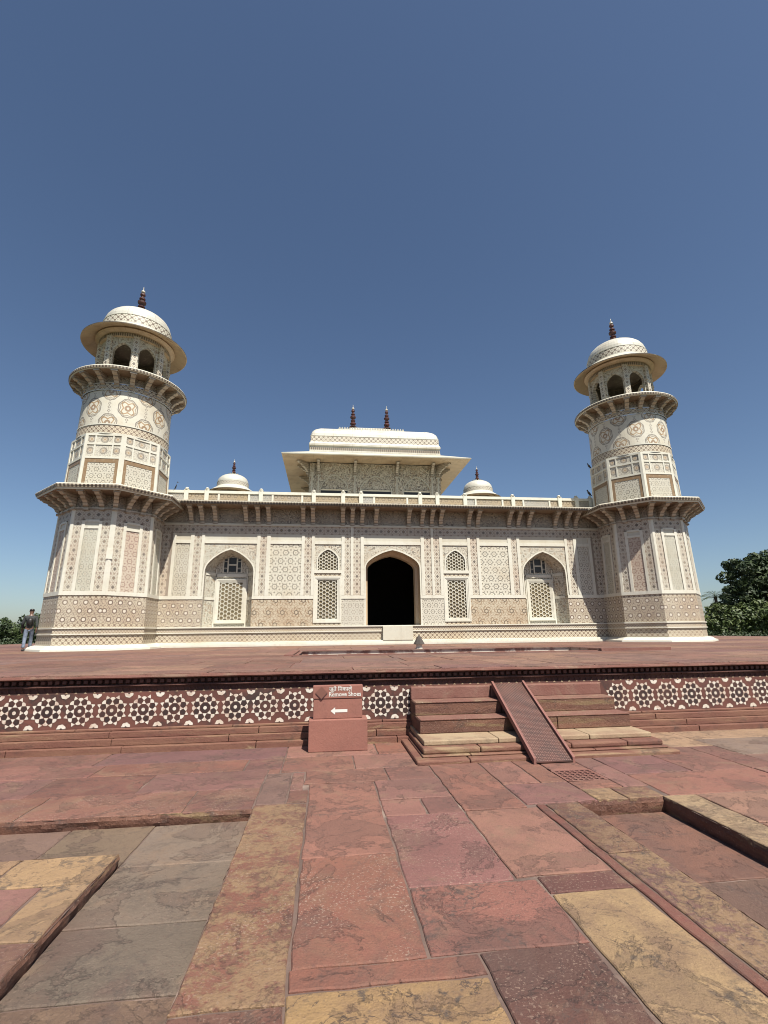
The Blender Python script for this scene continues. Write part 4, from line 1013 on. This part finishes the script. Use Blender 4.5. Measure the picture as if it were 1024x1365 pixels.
    for k in range(12):
        a_ = k*PI/6; t.T = Matrix.Rotation(a_, 4, 'Z')
        t.face([(.42, -.1, 15.62), (.42, .1, 15.62), (.50, .07, 15.73), (.53, 0, 15.80), (.50, -.07, 15.73)], 0); t.face([(.40, -.1, 15.62), (.40, .1, 15.62), (.48, .07, 15.73), (.51, 0, 15.80), (.48, -.07, 15.73)][::-1], 0)
    t.build('dome', [M['dome'], M['roofband']], T_)
    finial_mesh(1.66, .195).build('finial', [M['finial'], M['finial_tip']], T_, (0, 0, 15.68))
    return T_
tw1 = tower()
def copy_part(o, parent):
    c_ = o.copy(); COL.objects.link(c_); c_.parent = parent
    for ch in list(o.children):
        d_ = ch.copy(); COL.objects.link(d_); d_.parent = c_
    return c_
tw2 = copy_part(tw1, tomb); tw2.location = (TX, TYc-YC, 0)
for s_ in (-1, 1):
    o = copy_part(tw1, tomb); o.location = (s_*TX, YC+.69, 0)
# repaired marble block in the left tower's corner rib
t = MB(); tt = Matrix.Rotation(PI/8, 4, 'Z'); t.T = tt
t.box(-.11, .11, -2.125, -1.9, 3.45, 3.85); t.build('repair_block', M['white'], tw1)

# ------------------------------------------------------------------ pavilion
pvn = MB(); HW = 4.25; zf0, zf1 = 6.38, 11.26
PMs = [M[k] for k in ('cream', 'scroll3', 'scroll3', 'scroll3', 'grilldark', 'soffit')]
for k in range(4):
    pvn.T = Matrix.Rotation(k*PI/2, 4, 'Z')
    y = -HW
    bays = [(-2.70, 1.33, 1.02), (0, 1.37, 1.15), (2.70, 1.33, 1.02)]
    for xx in (-1, 1):
        xa, xb = sorted((xx*4.03, xx*HW)); pvn.face([(xa, y, zf0), (xb, y, zf0), (xb, y, 10.95), (xa, y, 10.95)], 3)
    for c_, hb, hw in bays:
        arch_panel(pvn, c_, hb, zf0, 10.95, hw-.1, 9.45, 10.5, y, 1); arch_band(pvn, c_, hw-.16, 9.45, 10.42, 9.2, .06, y, 0, .015)
        P = arch(c_, hw-.1, 9.45, 10.5)
        for (x0, a0), (x1, a1) in zip(P, P[1:]): pvn.face([(x0, y+.08, 9.42), (x1, y+.08, 9.42), (x1, y+.08, a1), (x0, y+.08, a0)], 2, o=(c_, 0, 9.42))
        pvn.face([(c_-hw+.1, y+.07, 9.42), (c_+hw-.1, y+.07, 9.42), (c_+hw-.1, y+.02, 9.50), (c_-hw+.1, y+.02, 9.50)], 0)
        pvn.face([(c_-hw+.1, y+.06, 7.6), (c_+hw-.1, y+.06, 7.6), (c_+hw-.1, y+.06, 9.42), (c_-hw+.1, y+.06, 9.42)], 4)
        pvn.face([(c_-hw+.1, y+.05, 6.4), (c_+hw-.1, y+.05, 6.4), (c_+hw-.1, y+.05, 7.6), (c_-hw+.1, y+.05, 7.6)], 2)
        P2_ = [(c_-hw+.1, 6.4)]+P+[(c_+hw-.1, 6.4)]
        for (x0, a0), (x1, a1) in zip(P2_, P2_[1:]): pvn.face([(x0, y, a0), (x0, y+.09, a0), (x1, y+.09, a1), (x1, y, a1)], 0)
    pvn.face([(-HW, y, 10.95), (HW, y, 10.95), (HW, y, zf1), (-HW, y, zf1)], 3, o=(0, 0, 11.1))
pvn.T = Matrix.Identity(4)
PV = pvn.build('pavilion', PMs, tomb, (0, 0, 0))
t = MB(); t.box(-.14, .14, -.05, .02, zf0, 11.2, 0); t.box(-.04, .04, -.07, -.05, zf0, 10.6, 1)
c0 = None
for k in range(4):
    for u in (-1.375, 1.375, -3.72, 3.72, -4.13, 4.13):
        if c0 is None: c0 = t.build('pillar', [M['scroll3'], M['cream']], PV); o = c0
        else: o = c0.copy(); COL.objects.link(o); o.parent = PV
        v_ = Matrix.Rotation(k*PI/2, 3, 'Z') @ Vector((u, -HW, 0)); o.location = (v_.x, v_.y, 0); o.rotation_euler = (0, 0, k*PI/2)
bmm = bracket_mesh(.75, .72, .15); b0 = None
for k in range(4):
    for u in (-1.375, 1.375, -3.72, 3.72, 4.1):
        if b0 is None: b0 = bmm.build('bracket', M['bracket'], PV); o = b0
        else: o = b0.copy(); COL.objects.link(o); o.parent = PV
        an_ = k*PI/2
        v_ = Matrix.Rotation(an_, 3, 'Z') @ Vector((u, -HW-.10, 0)); o.location = (v_.x, v_.y, 11.24); o.rotation_euler = (0, 0, an_)
        if u == 4.1:
            o.rotation_euler = (0, 0, an_+PI/4); o.scale = (1, 1.3, 1)
t = MB(); ee = 5.95
for k in range(4):
    t.T = Matrix.Rotation(k*PI/2, 4, 'Z')
    def rg(r0, z0, r1, z1, m): t.face([(-r0, -r0, z0), (r0, -r0, z0), (r1, -r1, z1), (-r1, -r1, z1)], m)
    rg(ee, 11.19, HW, 11.28, 1) if False else t.face([(-HW, -HW, 11.30), (HW, -HW, 11.30), (ee, -ee, 11.20), (-ee, -ee, 11.20)], 1)
    rg(ee, 11.20, ee+.02, 11.26, 0); rg(ee+.02, 11.26, ee-.03, 11.29, 0); rg(ee-.03, 11.29, 4.3, 12.02, 0)
t.build('pavilion_eave', [M['cream'], M['soffit']], PV)
t = MB()
prof = [(4.36, 12.0, 4.36), (4.36, 12.12, 4.36), (4.34, 12.12, 4.34), (4.34, 12.30, 4.34), (4.28, 12.31, 4.28), (4.28, 12.42, 4.28), (4.38, 12.46, 4.38), (4.38, 12.58, 4.38), (4.33, 12.66, 4.33), (4.30, 12.72, 4.30), (4.29, 13.12, 4.29), (4.31, 13.13, 4.31), (4.31, 13.17, 4.31), (4.28, 13.18, 4.28), (4.26, 13.35, 4.26), (4.20, 13.52, 4.20), (4.08, 13.68, 4.08), (3.88, 13.83, 3.88), (3.6, 13.95, 3.6), (3.2, 14.13, 3.2), (2.6, 14.42, 2.4), (2.1, 14.85, 1.4), (1.8, 15.3, .6), (1.55, 15.62, .2), (1.4, 15.7, .02)]
ms_ = [0, 0, 2, 0, 0, 0, 0, 0, 0, 1]+[0]*20
def rrect(hx, hy, z, rr):
    pts = []; rr = min(rr, hx*.98, hy*.98)
    for cx_, cy_, a0 in ((hx-rr, -hy+rr, -PI/2), (hx-rr, hy-rr, 0), (-hx+rr, hy-rr, PI/2), (-hx+rr, -hy+rr, PI)):
        for j in range(5): a_ = a0+PI/2*j/4; pts.append((cx_+rr*math.cos(a_), cy_+rr*math.sin(a_), z))
    return pts
for i in range(len(prof)-1):
    (a_, z0, c_), (b_, z1, d_) = prof[i], prof[i+1]
    A_, B_ = rrect(a_, c_, z0, .05 if i < 10 else .05+.25*min(1, (i-9)/8)), rrect(b_, d_, z1, .05 if i+1 < 10 else .05+.25*min(1, (i-8)/8))
    for j in range(20): 
        j2 = (j+1) % 20; t.face([A_[j], A_[j2], B_[j2], B_[j]], ms_[i], o=(0, 0, (z0+z1)/2), smooth=i >= 13)
for k in range(26):      # crest of lotus petals along the ridge
    x = -2.4+k*.19
    for s_ in (-1, 1): t.face([(x, s_*.75, 15.05), (x+.17, s_*.75, 15.05), (x+.15, s_*.78, 15.30), (x+.085, s_*.8, 15.38), (x+.02, s_*.78, 15.30)][::s_*-1], 0)
t.box(-2.45, 2.55, -.7, .7, 15.0, 15.26, 0)
t.build('curved_roof', [M['dome'], M['roofband'], M['dentil']], PV)
for X in (-1.29, 1.31): finial_mesh(1.95, .215).build('finial', [M['finial'], M['finial_tip']], PV, (X, 0, 15.68))

# ------------------------------------------------------------------ little stone post on the basin rim
M['capstone'] = m_sandstone('dark_cap_stone', (.06, .05, .042), (.10, .08, .065))
lt = empty('stone_post', (-.02, -6.2, .0), 'small stone post with a dark pointed cap on the basin rim before the door', 'post')
t = MB(); t.lathe([(.16, 0), (.16, .05), (.12, .07), (.12, .17), (.15, .19), (.15, .2)], 8); t.build('body', M['white'], lt)
t = MB(); t.lathe([(.15, .2), (.24, .2), (.22, .25), (.15, .38), (.06, .54), (.02, .58), (0, .62)], 8, smooth=False); t.build('cap', M['capstone'], lt); lt.scale = (.8, .8, .74)

# ------------------------------------------------------------------ birds
M['bird'] = NB('bird_plumage', .5).done((.022, .023, .028)); M['beak'] = NB('beak', .4).done((.06, .055, .05))
def bird(loc, rz, tilt, label, s_=1.0):
    e = empty('bird', loc, label, 'bird', 'birds perched on the tomb', rz)
    t = MB(); n = 12; secs = [(-.20, .0, .03, .01), (-.12, .02, .045, .02), (-.04, .06, .065, .055), (.04, .09, .07, .065), (.09, .125, .05, .05), (.115, .155, .036, .036), (.14, .185, .04, .04), (.17, .195, .03, .03), (.19, .19, .012, .012)]
    prev = None
    for (x, z, ry, rz_) in secs:
        x, z = x*math.cos(tilt)-(z-.06)*math.sin(tilt), x*math.sin(tilt)+(z-.06)*math.cos(tilt)+.13
        L_ = [(x*s_, ry*math.cos(a_)*s_, (z+rz_*math.sin(a_))*s_) for a_ in [2*PI*k/n for k in range(n)]]
        if prev:
            for k in range(n): t.face([prev[k], prev[(k+1) % n], L_[(k+1) % n], L_[k]], 0, smooth=True)
        prev = L_
    t.build('body', M['bird'], e)
    t = MB()
    for sy in (-1, 1): t.box(-.006*s_, .006*s_, (sy*.025-.005)*s_, (sy*.025+.005)*s_, 0, .11*s_); t.box(-.02*s_, .035*s_, (sy*.025-.008)*s_, (sy*.025+.008)*s_, 0, .008*s_)
    t.build('legs', M['beak'], e)
    t = MB(); c_ = (.185, .19); x, z = c_[0]*math.cos(tilt)-(c_[1]-.06)*math.sin(tilt), c_[0]*math.sin(tilt)+(c_[1]-.06)*math.cos(tilt)+.13
    L_ = [(x*s_, .014*math.cos(a_)*s_, (z+.014*math.sin(a_))*s_) for a_ in [k*PI/3 for k in range(6)]]; tip = ((x+.06)*s_, 0, (z-.012)*s_)
    for k in range(6): t.face([L_[k], L_[(k+1) % 6], tip])
    t.build('beak', M['beak'], e)
    return e
bird((-10.24, .38, 7.17), R(15), .75, 'dark bird perched upright on the parapet rail beside the left minaret', 1.15)
bird((10.50, .38, 7.34), R(200), .25, 'dark bird on the parapet end beside the right minaret', .95)
bird((10.47, .03, 8.74), R(200), .2, 'small dark bird on the upper ledge of the right minaret', .8)

# ------------------------------------------------------------------ person
def skin_mesh(name, pts, edges, mat, parent, sub=1):
    me = bpy.data.meshes.new(name); me.from_pydata([p[:3] for p in pts], edges, []); o = bpy.data.objects.new(name, me); COL.objects.link(o)
    md = o.modifiers.new('skin', 'SKIN'); md.use_smooth_shade = True
    for i, p in enumerate(pts):
        sv = me.skin_vertices[0].data[i]; rr = p[3]; sv.radius = rr if isinstance(rr, tuple) else (rr, rr); sv.use_root = (i == 0)
    o.modifiers.new('sub', 'SUBSURF').levels = sub; o.modifiers['sub'].render_levels = sub
    dgp = bpy.context.evaluated_depsgraph_get(); m2 = bpy.data.meshes.new_from_object(o.evaluated_get(dgp))
    m2.name = name; o.modifiers.clear(); old = o.data; o.data = m2; bpy.data.meshes.remove(old)
    m2.materials.clear(); m2.materials.append(mat)
    for p_ in m2.polygons: p_.use_smooth = True
    o.parent = parent; return o
pe = empty('person', (-14.48, -1.8, 0), 'person in a dark jacket and pale blue jeans walking past the left minaret', 'person', None, R(25))
pe.scale = (.92, .92, .92)
M['skin'] = NB('skin', .5).done((.16, .085, .055)); M['hair'] = NB('hair', .5).done((.012, .010, .009)); M['jacket'] = NB('jacket_cloth', .8)
b = M['jacket']; u_ = b.noise(30, 3); M['jacket'] = b.done(b.mix(b.ramp(u_, .4, .65), (.022, .026, .026), (.045, .05, .05)))
b = NB('denim', .85); M['denim'] = b.done(b.mix(b.ramp(b.noise(9, 4), .35, .7), (.19, .23, .31), (.11, .135, .19)))
M['shoe'] = NB('shoe', .6).done((.03, .03, .035))
# walks away from the viewer (+y), left leg behind
B_ = [(0, 0, .92, .105), (0, .01, 1.08, (.12, .09)), (0, .02, 1.25, (.14, .10)), (0, .02, 1.40, (.13, .09)), (0, .03, 1.48, .055), (0, .045, 1.56, .075), (0, .06, 1.64, .092), (0, .055, 1.72, .06)]
E_ = [(0, 1), (1, 2), (2, 3), (3, 4), (4, 5), (5, 6), (6, 7)]
def limb(chain, root):
    i = root
    for p in chain: B_.append(p); E_.append((i, len(B_)-1)); i = len(B_)-1
    return i
legs = {}
for sx, fy in ((-1, -.16), (1, .2)):
    limb([(sx*.09, 0, .86, .085), (sx*.10, fy*.55+.03, .50, .058), (sx*.10, fy-.06*(fy < 0), .10, .04), (sx*.105, fy+.02, .04, .04), (sx*.11, fy+.14, .03, .032)], 0)
    w = limb([(sx*.19, .02, 1.38, .058), (sx*.245, -.02-fy*.2, 1.12, .042), (sx*.25, .06-fy*.8, .90, .03), (sx*.25, .07-fy*.85, .84, (.038, .02))], 3)
    for k, (dx, L_) in enumerate(((-.028, .075), (-.010, .088), (.010, .082), (.027, .065))):
        limb([(sx*.25+dx*.6, .075-fy*.85+dx*.8, .80, .009), (sx*.25+dx*.6, .085-fy*.85+dx, .80-L_*.6, .008), (sx*.25+dx*.5-sx*.012, .09-fy*.85+dx, .80-L_, .007)], w)
    limb([(sx*.225, .10-fy*.85, .83, .011), (sx*.222, .115-fy*.85, .79, .009)], w)
skin_mesh('body', B_, E_, M['skin'], pe)
J = [(0, 0, .86, (.155, .115)), (0, .005, 1.0, (.15, .115)), (0, .015, 1.2, (.165, .12)), (0, .02, 1.38, (.155, .11)), (0, .025, 1.45, (.08, .075))]; JE = [(0, 1), (1, 2), (2, 3), (3, 4)]
for sx, fy in ((-1, -.16), (1, .2)):
    i = 3
    for p in [(sx*.19, .02, 1.38, .08), (sx*.245, -.02-fy*.2, 1.12, .062), (sx*.25, .05-fy*.72, .93, .048)]: J.append(p); JE.append((i, len(J)-1)); i = len(J)-1
skin_mesh('jacket', J, JE, M['jacket'], pe)
K = [(0, 0, .95, (.13, .10))]; KE = []
for sx, fy in ((-1, -.16), (1, .2)):
    i = 0
    for p in [(sx*.09, 0, .84, .10), (sx*.10, fy*.55+.03, .50, .078), (sx*.10, fy-.06*(fy < 0), .11, .062)]: K.append(p); KE.append((i, len(K)-1)); i = len(K)-1
skin_mesh('jeans', K, KE, M['denim'], pe)
for sx, fy in ((-1, -.16), (1, .2)):
    skin_mesh('shoe', [(sx*.105, fy-.03-.06*(fy < 0), .05, .05), (sx*.11, fy+.06, .045, .05), (sx*.115, fy+.16, .035, (.042, .03))], [(0, 1), (1, 2)], M['shoe'], pe)
skin_mesh('hair', [(0, .03, 1.60, .075), (0, .04, 1.67, .106), (0, .055, 1.73, .085)], [(0, 1), (1, 2)], M['hair'], pe)
t = MB()
for sx in (-1, 1): t.lathe([(0, -.004), (.012, 0), (0, .004)], 8)
t = MB()
for sx in (-1, 1): t.box(sx*.033-.010, sx*.033+.010, .146, .153, 1.628, 1.64)
t.build('eyes', M['hair'], pe)
skin_mesh('nose', [(0, .14, 1.63, .010), (0, .16, 1.605, .014)], [(0, 1)], M['skin'], pe); 
for sx in (-1, 1): skin_mesh('ear', [(sx*.094, .055, 1.65, .012), (sx*.098, .05, 1.61, .010)], [(0, 1)], M['skin'], pe)
skin_mesh('backpack', [(0, -.12, 1.02, (.10, .07)), (0, -.14, 1.18, (.125, .085)), (0, -.12, 1.36, (.105, .06))], [(0, 1), (1, 2)], M['hair'], pe)

# ------------------------------------------------------------------ vegetation
def m_leaf(name, a_, c_):
    b = NB(name, .6); col = b.mix(b.ramp(b.noise(.9, 4), .35, .7), a_, c_)
    col = b.mix(b.mul(b.noise(14, 2), .5), col, a_)
    return b.done(col)
M['leaf'] = m_leaf('dark_leaf', (.025, .046, .013), (.075, .105, .024)); M['leaf2'] = m_leaf('olive_leaf', (.045, .075, .017), (.12, .15, .032)); M['leaf3'] = m_leaf('hedge_leaf', (.03, .05, .018), (.075, .10, .03))
b = NB('bark', .9); M['bark'] = b.done(b.mix(b.noise(6, 5), (.06, .045, .03), (.13, .10, .07)))
def leaves(mb, c_, rad, n, size, rnd, shell=.55):
    for _ in range(n):
        while True:
            p = Vector((rnd.uniform(-1, 1), rnd.uniform(-1, 1), rnd.uniform(-1, 1)))
            if p.length <= 1: break
        if p.length > 0: p = p.normalized()*(p.length**shell)
        P = Vector(c_)+Vector((p.x*rad[0], p.y*rad[1], p.z*rad[2]))
        nv = (p+Vector((rnd.gauss(0, .6), rnd.gauss(0, .6), rnd.gauss(.25, .6)))).normalized()
        t1 = nv.orthogonal().normalized(); t1 = (Matrix.Rotation(rnd.uniform(0, 6.28), 3, nv) @ t1); t2 = nv.cross(t1); s_ = size*rnd.uniform(.6, 1.4)
        mb.face([P-t1*s_, P-t2*s_*.45, P+t1*s_, P+t2*s_*.45], 0, [(0, 0)]*4)
def tree(name, loc, blobs, trunk, label, seed, leafmat='leaf', size=.2, dens=1.0, group='trees beyond the terrace'):
    rnd = random.Random(seed); e = empty(name, loc, label, 'tree', group)
    t = MB()
    for (x, y, z, r_) in blobs:
        n = int(170*dens*r_*r_)
        leaves(t, (x, y, z), (r_, r_, r_*.8), n, size, rnd)
        for k in range(int(5+r_*3)):
            d = Vector((rnd.gauss(0, 1), rnd.gauss(0, 1), rnd.gauss(.2, .8))).normalized()*r_*rnd.uniform(.75, 1.1); q_ = r_*rnd.uniform(.22, .4)
            leaves(t, (x+d.x, y+d.y, z+d.z*.85), (q_, q_, q_*.7), int(220*dens*q_*q_)+25, size, rnd)
    t.build('crown', M[leafmat], e)
    t = MB()
    def limb_(a_, c_, r0, r1):
        a_, c_ = Vector(a_), Vector(c_); d = (c_-a_).normalized(); o1 = d.orthogonal().normalized(); o2 = d.cross(o1); n = 8
        A_ = [a_+(o1*math.cos(2*PI*k/n)+o2*math.sin(2*PI*k/n))*r0 for k in range(n)]; C_ = [c_+(o1*math.cos(2*PI*k/n)+o2*math.sin(2*PI*k/n))*r1 for k in range(n)]
        for k in range(n): t.face([A_[k], A_[(k+1) % n], C_[(k+1) % n], C_[k]], 0, smooth=True)
    h, r0 = trunk; limb_((0, 0, -.1), (0.1, 0, h), r0, r0*.7)
    for (x, y, z, r_) in blobs: limb_((.1, 0, h*.95), (x, y, z), r0*.5, r0*.12)
    t.build('trunk', M['bark'], e); return e
G0 = -1.25
tree('broadleaf_tree', (39.2, 21, G0), [(0, 0, 6.6, 2.3), (2.4, 1, 7.2, 2.1), (-1.5, 0, 5.0, 1.7), (1.2, -1, 4.6, 2.5), (-2.4, .5, 3.6, 1.4), (4.4, 1, 6.4, 2.5), (4.8, 0, 4.0, 2.6), (-1.2, .5, 7.6, 1.0), (1.2, .6, 8.3, 1.1), (-2.6, 0, 5.2, .7)], (4.0, .32), 'tall dark broadleaf tree with ragged crown right of the minaret', 1, size=.2)
tree('broadleaf_tree', (33.6, 19, G0), [(0, 0, 2.6, 1.7), (1.5, -.4, 2.5, 1.7), (-1.6, .5, 2.3, 1.5), (3.0, -.6, 2.7, 1.8), (1.6, .4, 3.2, 1.0)], (1.6, .18), 'low bushy green tree tucked against the right minaret', 2, 'leaf2', .17)
tree('broadleaf_tree', (39.2, 18.5, G0), [(0, 0, 3.0, 2.2), (2.2, 0, 3.0, 2.2), (-2.2, .2, 2.6, 1.7), (.6, 0, 4.2, 1.5), (4.5, 0, 3.2, 2.3)], (1.6, .2), 'dense low tree with olive leaves in front of the tall tree', 3, 'leaf2', .17)
tree('broadleaf_tree', (48.5, 27, G0), [(0, 0, 6.5, 3.2), (3, 0, 6, 3.2), (-2.5, 0, 5.5, 2.5), (0, 0, 3.0, 3.0)], (3.5, .3), 'dark tree at the right edge behind the tall one', 4, size=.28, dens=.7)
tree('broadleaf_tree', (-38.2, 32, G0), [(0, 0, 2.2, 1.6), (1.6, 0, 2.5, 1.5), (-1.6, 0, 2.3, 1.6), (.2, 0, 3.2, .9)], (1.5, .16), 'leafy tree at the far left edge behind the walker', 5, 'leaf', .17)
tree('broadleaf_tree', (-33.8, 33, G0), [(0, 0, 2.2, 1.6), (1.4, 0, 2.5, 1.5), (-1.4, 0, 2.1, 1.4), (.6, 0, 3.4, .9)], (1.5, .16), 'dark leafy tree between the walker and the left minaret', 6, 'leaf', .17)
tree('broadleaf_tree', (-30.2, 33, G0), [(0, 0, 2.4, 1.6), (1.5, 0, 2.8, 1.5), (-1.2, 0, 3.2, 1.0)], (1.5, .16), 'dark tree half hidden behind the left minaret base', 7, 'leaf', .17)
tree('broadleaf_tree', (-43, 34, G0), [(0, 0, 2.5, 1.7), (1.6, 0, 2.4, 1.5), (-1.6, 0, 2.6, 1.6)], (1.5, .16), 'tree beyond the left picture edge past the terrace', 8, 'leaf2', .17)
# far tree line closing the garden
rnd = random.Random(12); t = MB()
for k in range(150):
    an_ = R(-75+150*k/149); d_ = rnd.uniform(115, 130); leaves(t, (d_*math.sin(an_), d_*math.cos(an_), rnd.uniform(.3, 1.2)), (3.2, 2.0, rnd.uniform(2.0, 3.2)), 90, .55, rnd)
tag(t.build('distant_trees', M['leaf']), kind='stuff')
# palm
pm = empty('palm_tree', (33.9, 20.2, G0), 'small palm with spiky fronds rising between the right minaret and the tall tree', 'palm')
t = MB(); t.lathe([(.18, 0), (.15, 2.5), (.13, 4.4), (.16, 4.7)], 10); t.build('trunk', M['bark'], pm)
t = MB(); rnd = random.Random(4)
for k in range(26):
    a_ = k*2.4; el_ = rnd.uniform(.1, 1.25); L_ = rnd.uniform(1.3, 1.8); prev = None
    dx = Vector((math.cos(a_), math.sin(a_), 0)); sd_ = Vector((-math.sin(a_), math.cos(a_), 0))
    for i in range(7):
        s_ = i/6*L_; p = Vector((0, 0, 4.62))+dx*(s_*math.cos(el_))+Vector((0, 0, s_*math.sin(el_)-.32*s_*s_))
        if i:
            for sg_ in (-1, 1):
                q_ = p+sd_*sg_*.42*(1-i/7.5)+dx*.22+Vector((0, 0, -.1)); t.face([tuple(prev), tuple(prev+dx*.05), tuple(q_), tuple(q_-dx*.05)], 0, [(0, 0)]*4)
            t.face([tuple(prev-sd_*.02), tuple(prev+sd_*.02), tuple(p+sd_*.015), tuple(p-sd_*.015)], 0, [(0, 0)]*4)
        prev = p
t.build('fronds', M['leaf'], pm)
# hedges just beyond the terrace
def hedge(x0, x1, y, h, label, seed):
    e = empty('hedge', ((x0+x1)/2, y, G0), label, 'hedge'); rnd = random.Random(seed); t = MB(); n = int((x1-x0)/.8)
    for i in range(n+1):
        x = x0-(x0+x1)/2+(x1-x0)*i/n; hh = h*rnd.uniform(.85, 1.1); leaves(t, (x, rnd.uniform(-.2, .2), hh*.55), (.75, .6, hh*.5), 260, .09, rnd)
    t.build('foliage', M['leaf3'], e)
    t = MB()
    for i in range(n+1):
        x = x0-(x0+x1)/2+(x1-x0)*i/n; t.lathe([(.03, -.05), (.025, h*.6)], 6, 0); 
        for k in range(len(t.v)-24, len(t.v)): t.v[k] = t.v[k]+Vector((x, 0, 0))
    t.build('stems', M['bark'], e)
hedge(27, 46, 15, 1.5, 'low clipped hedge along the terrace edge under the right trees', 1)
hedge(-46, -26, 26, 1.45, 'low hedge along the terrace edge at far left', 2)
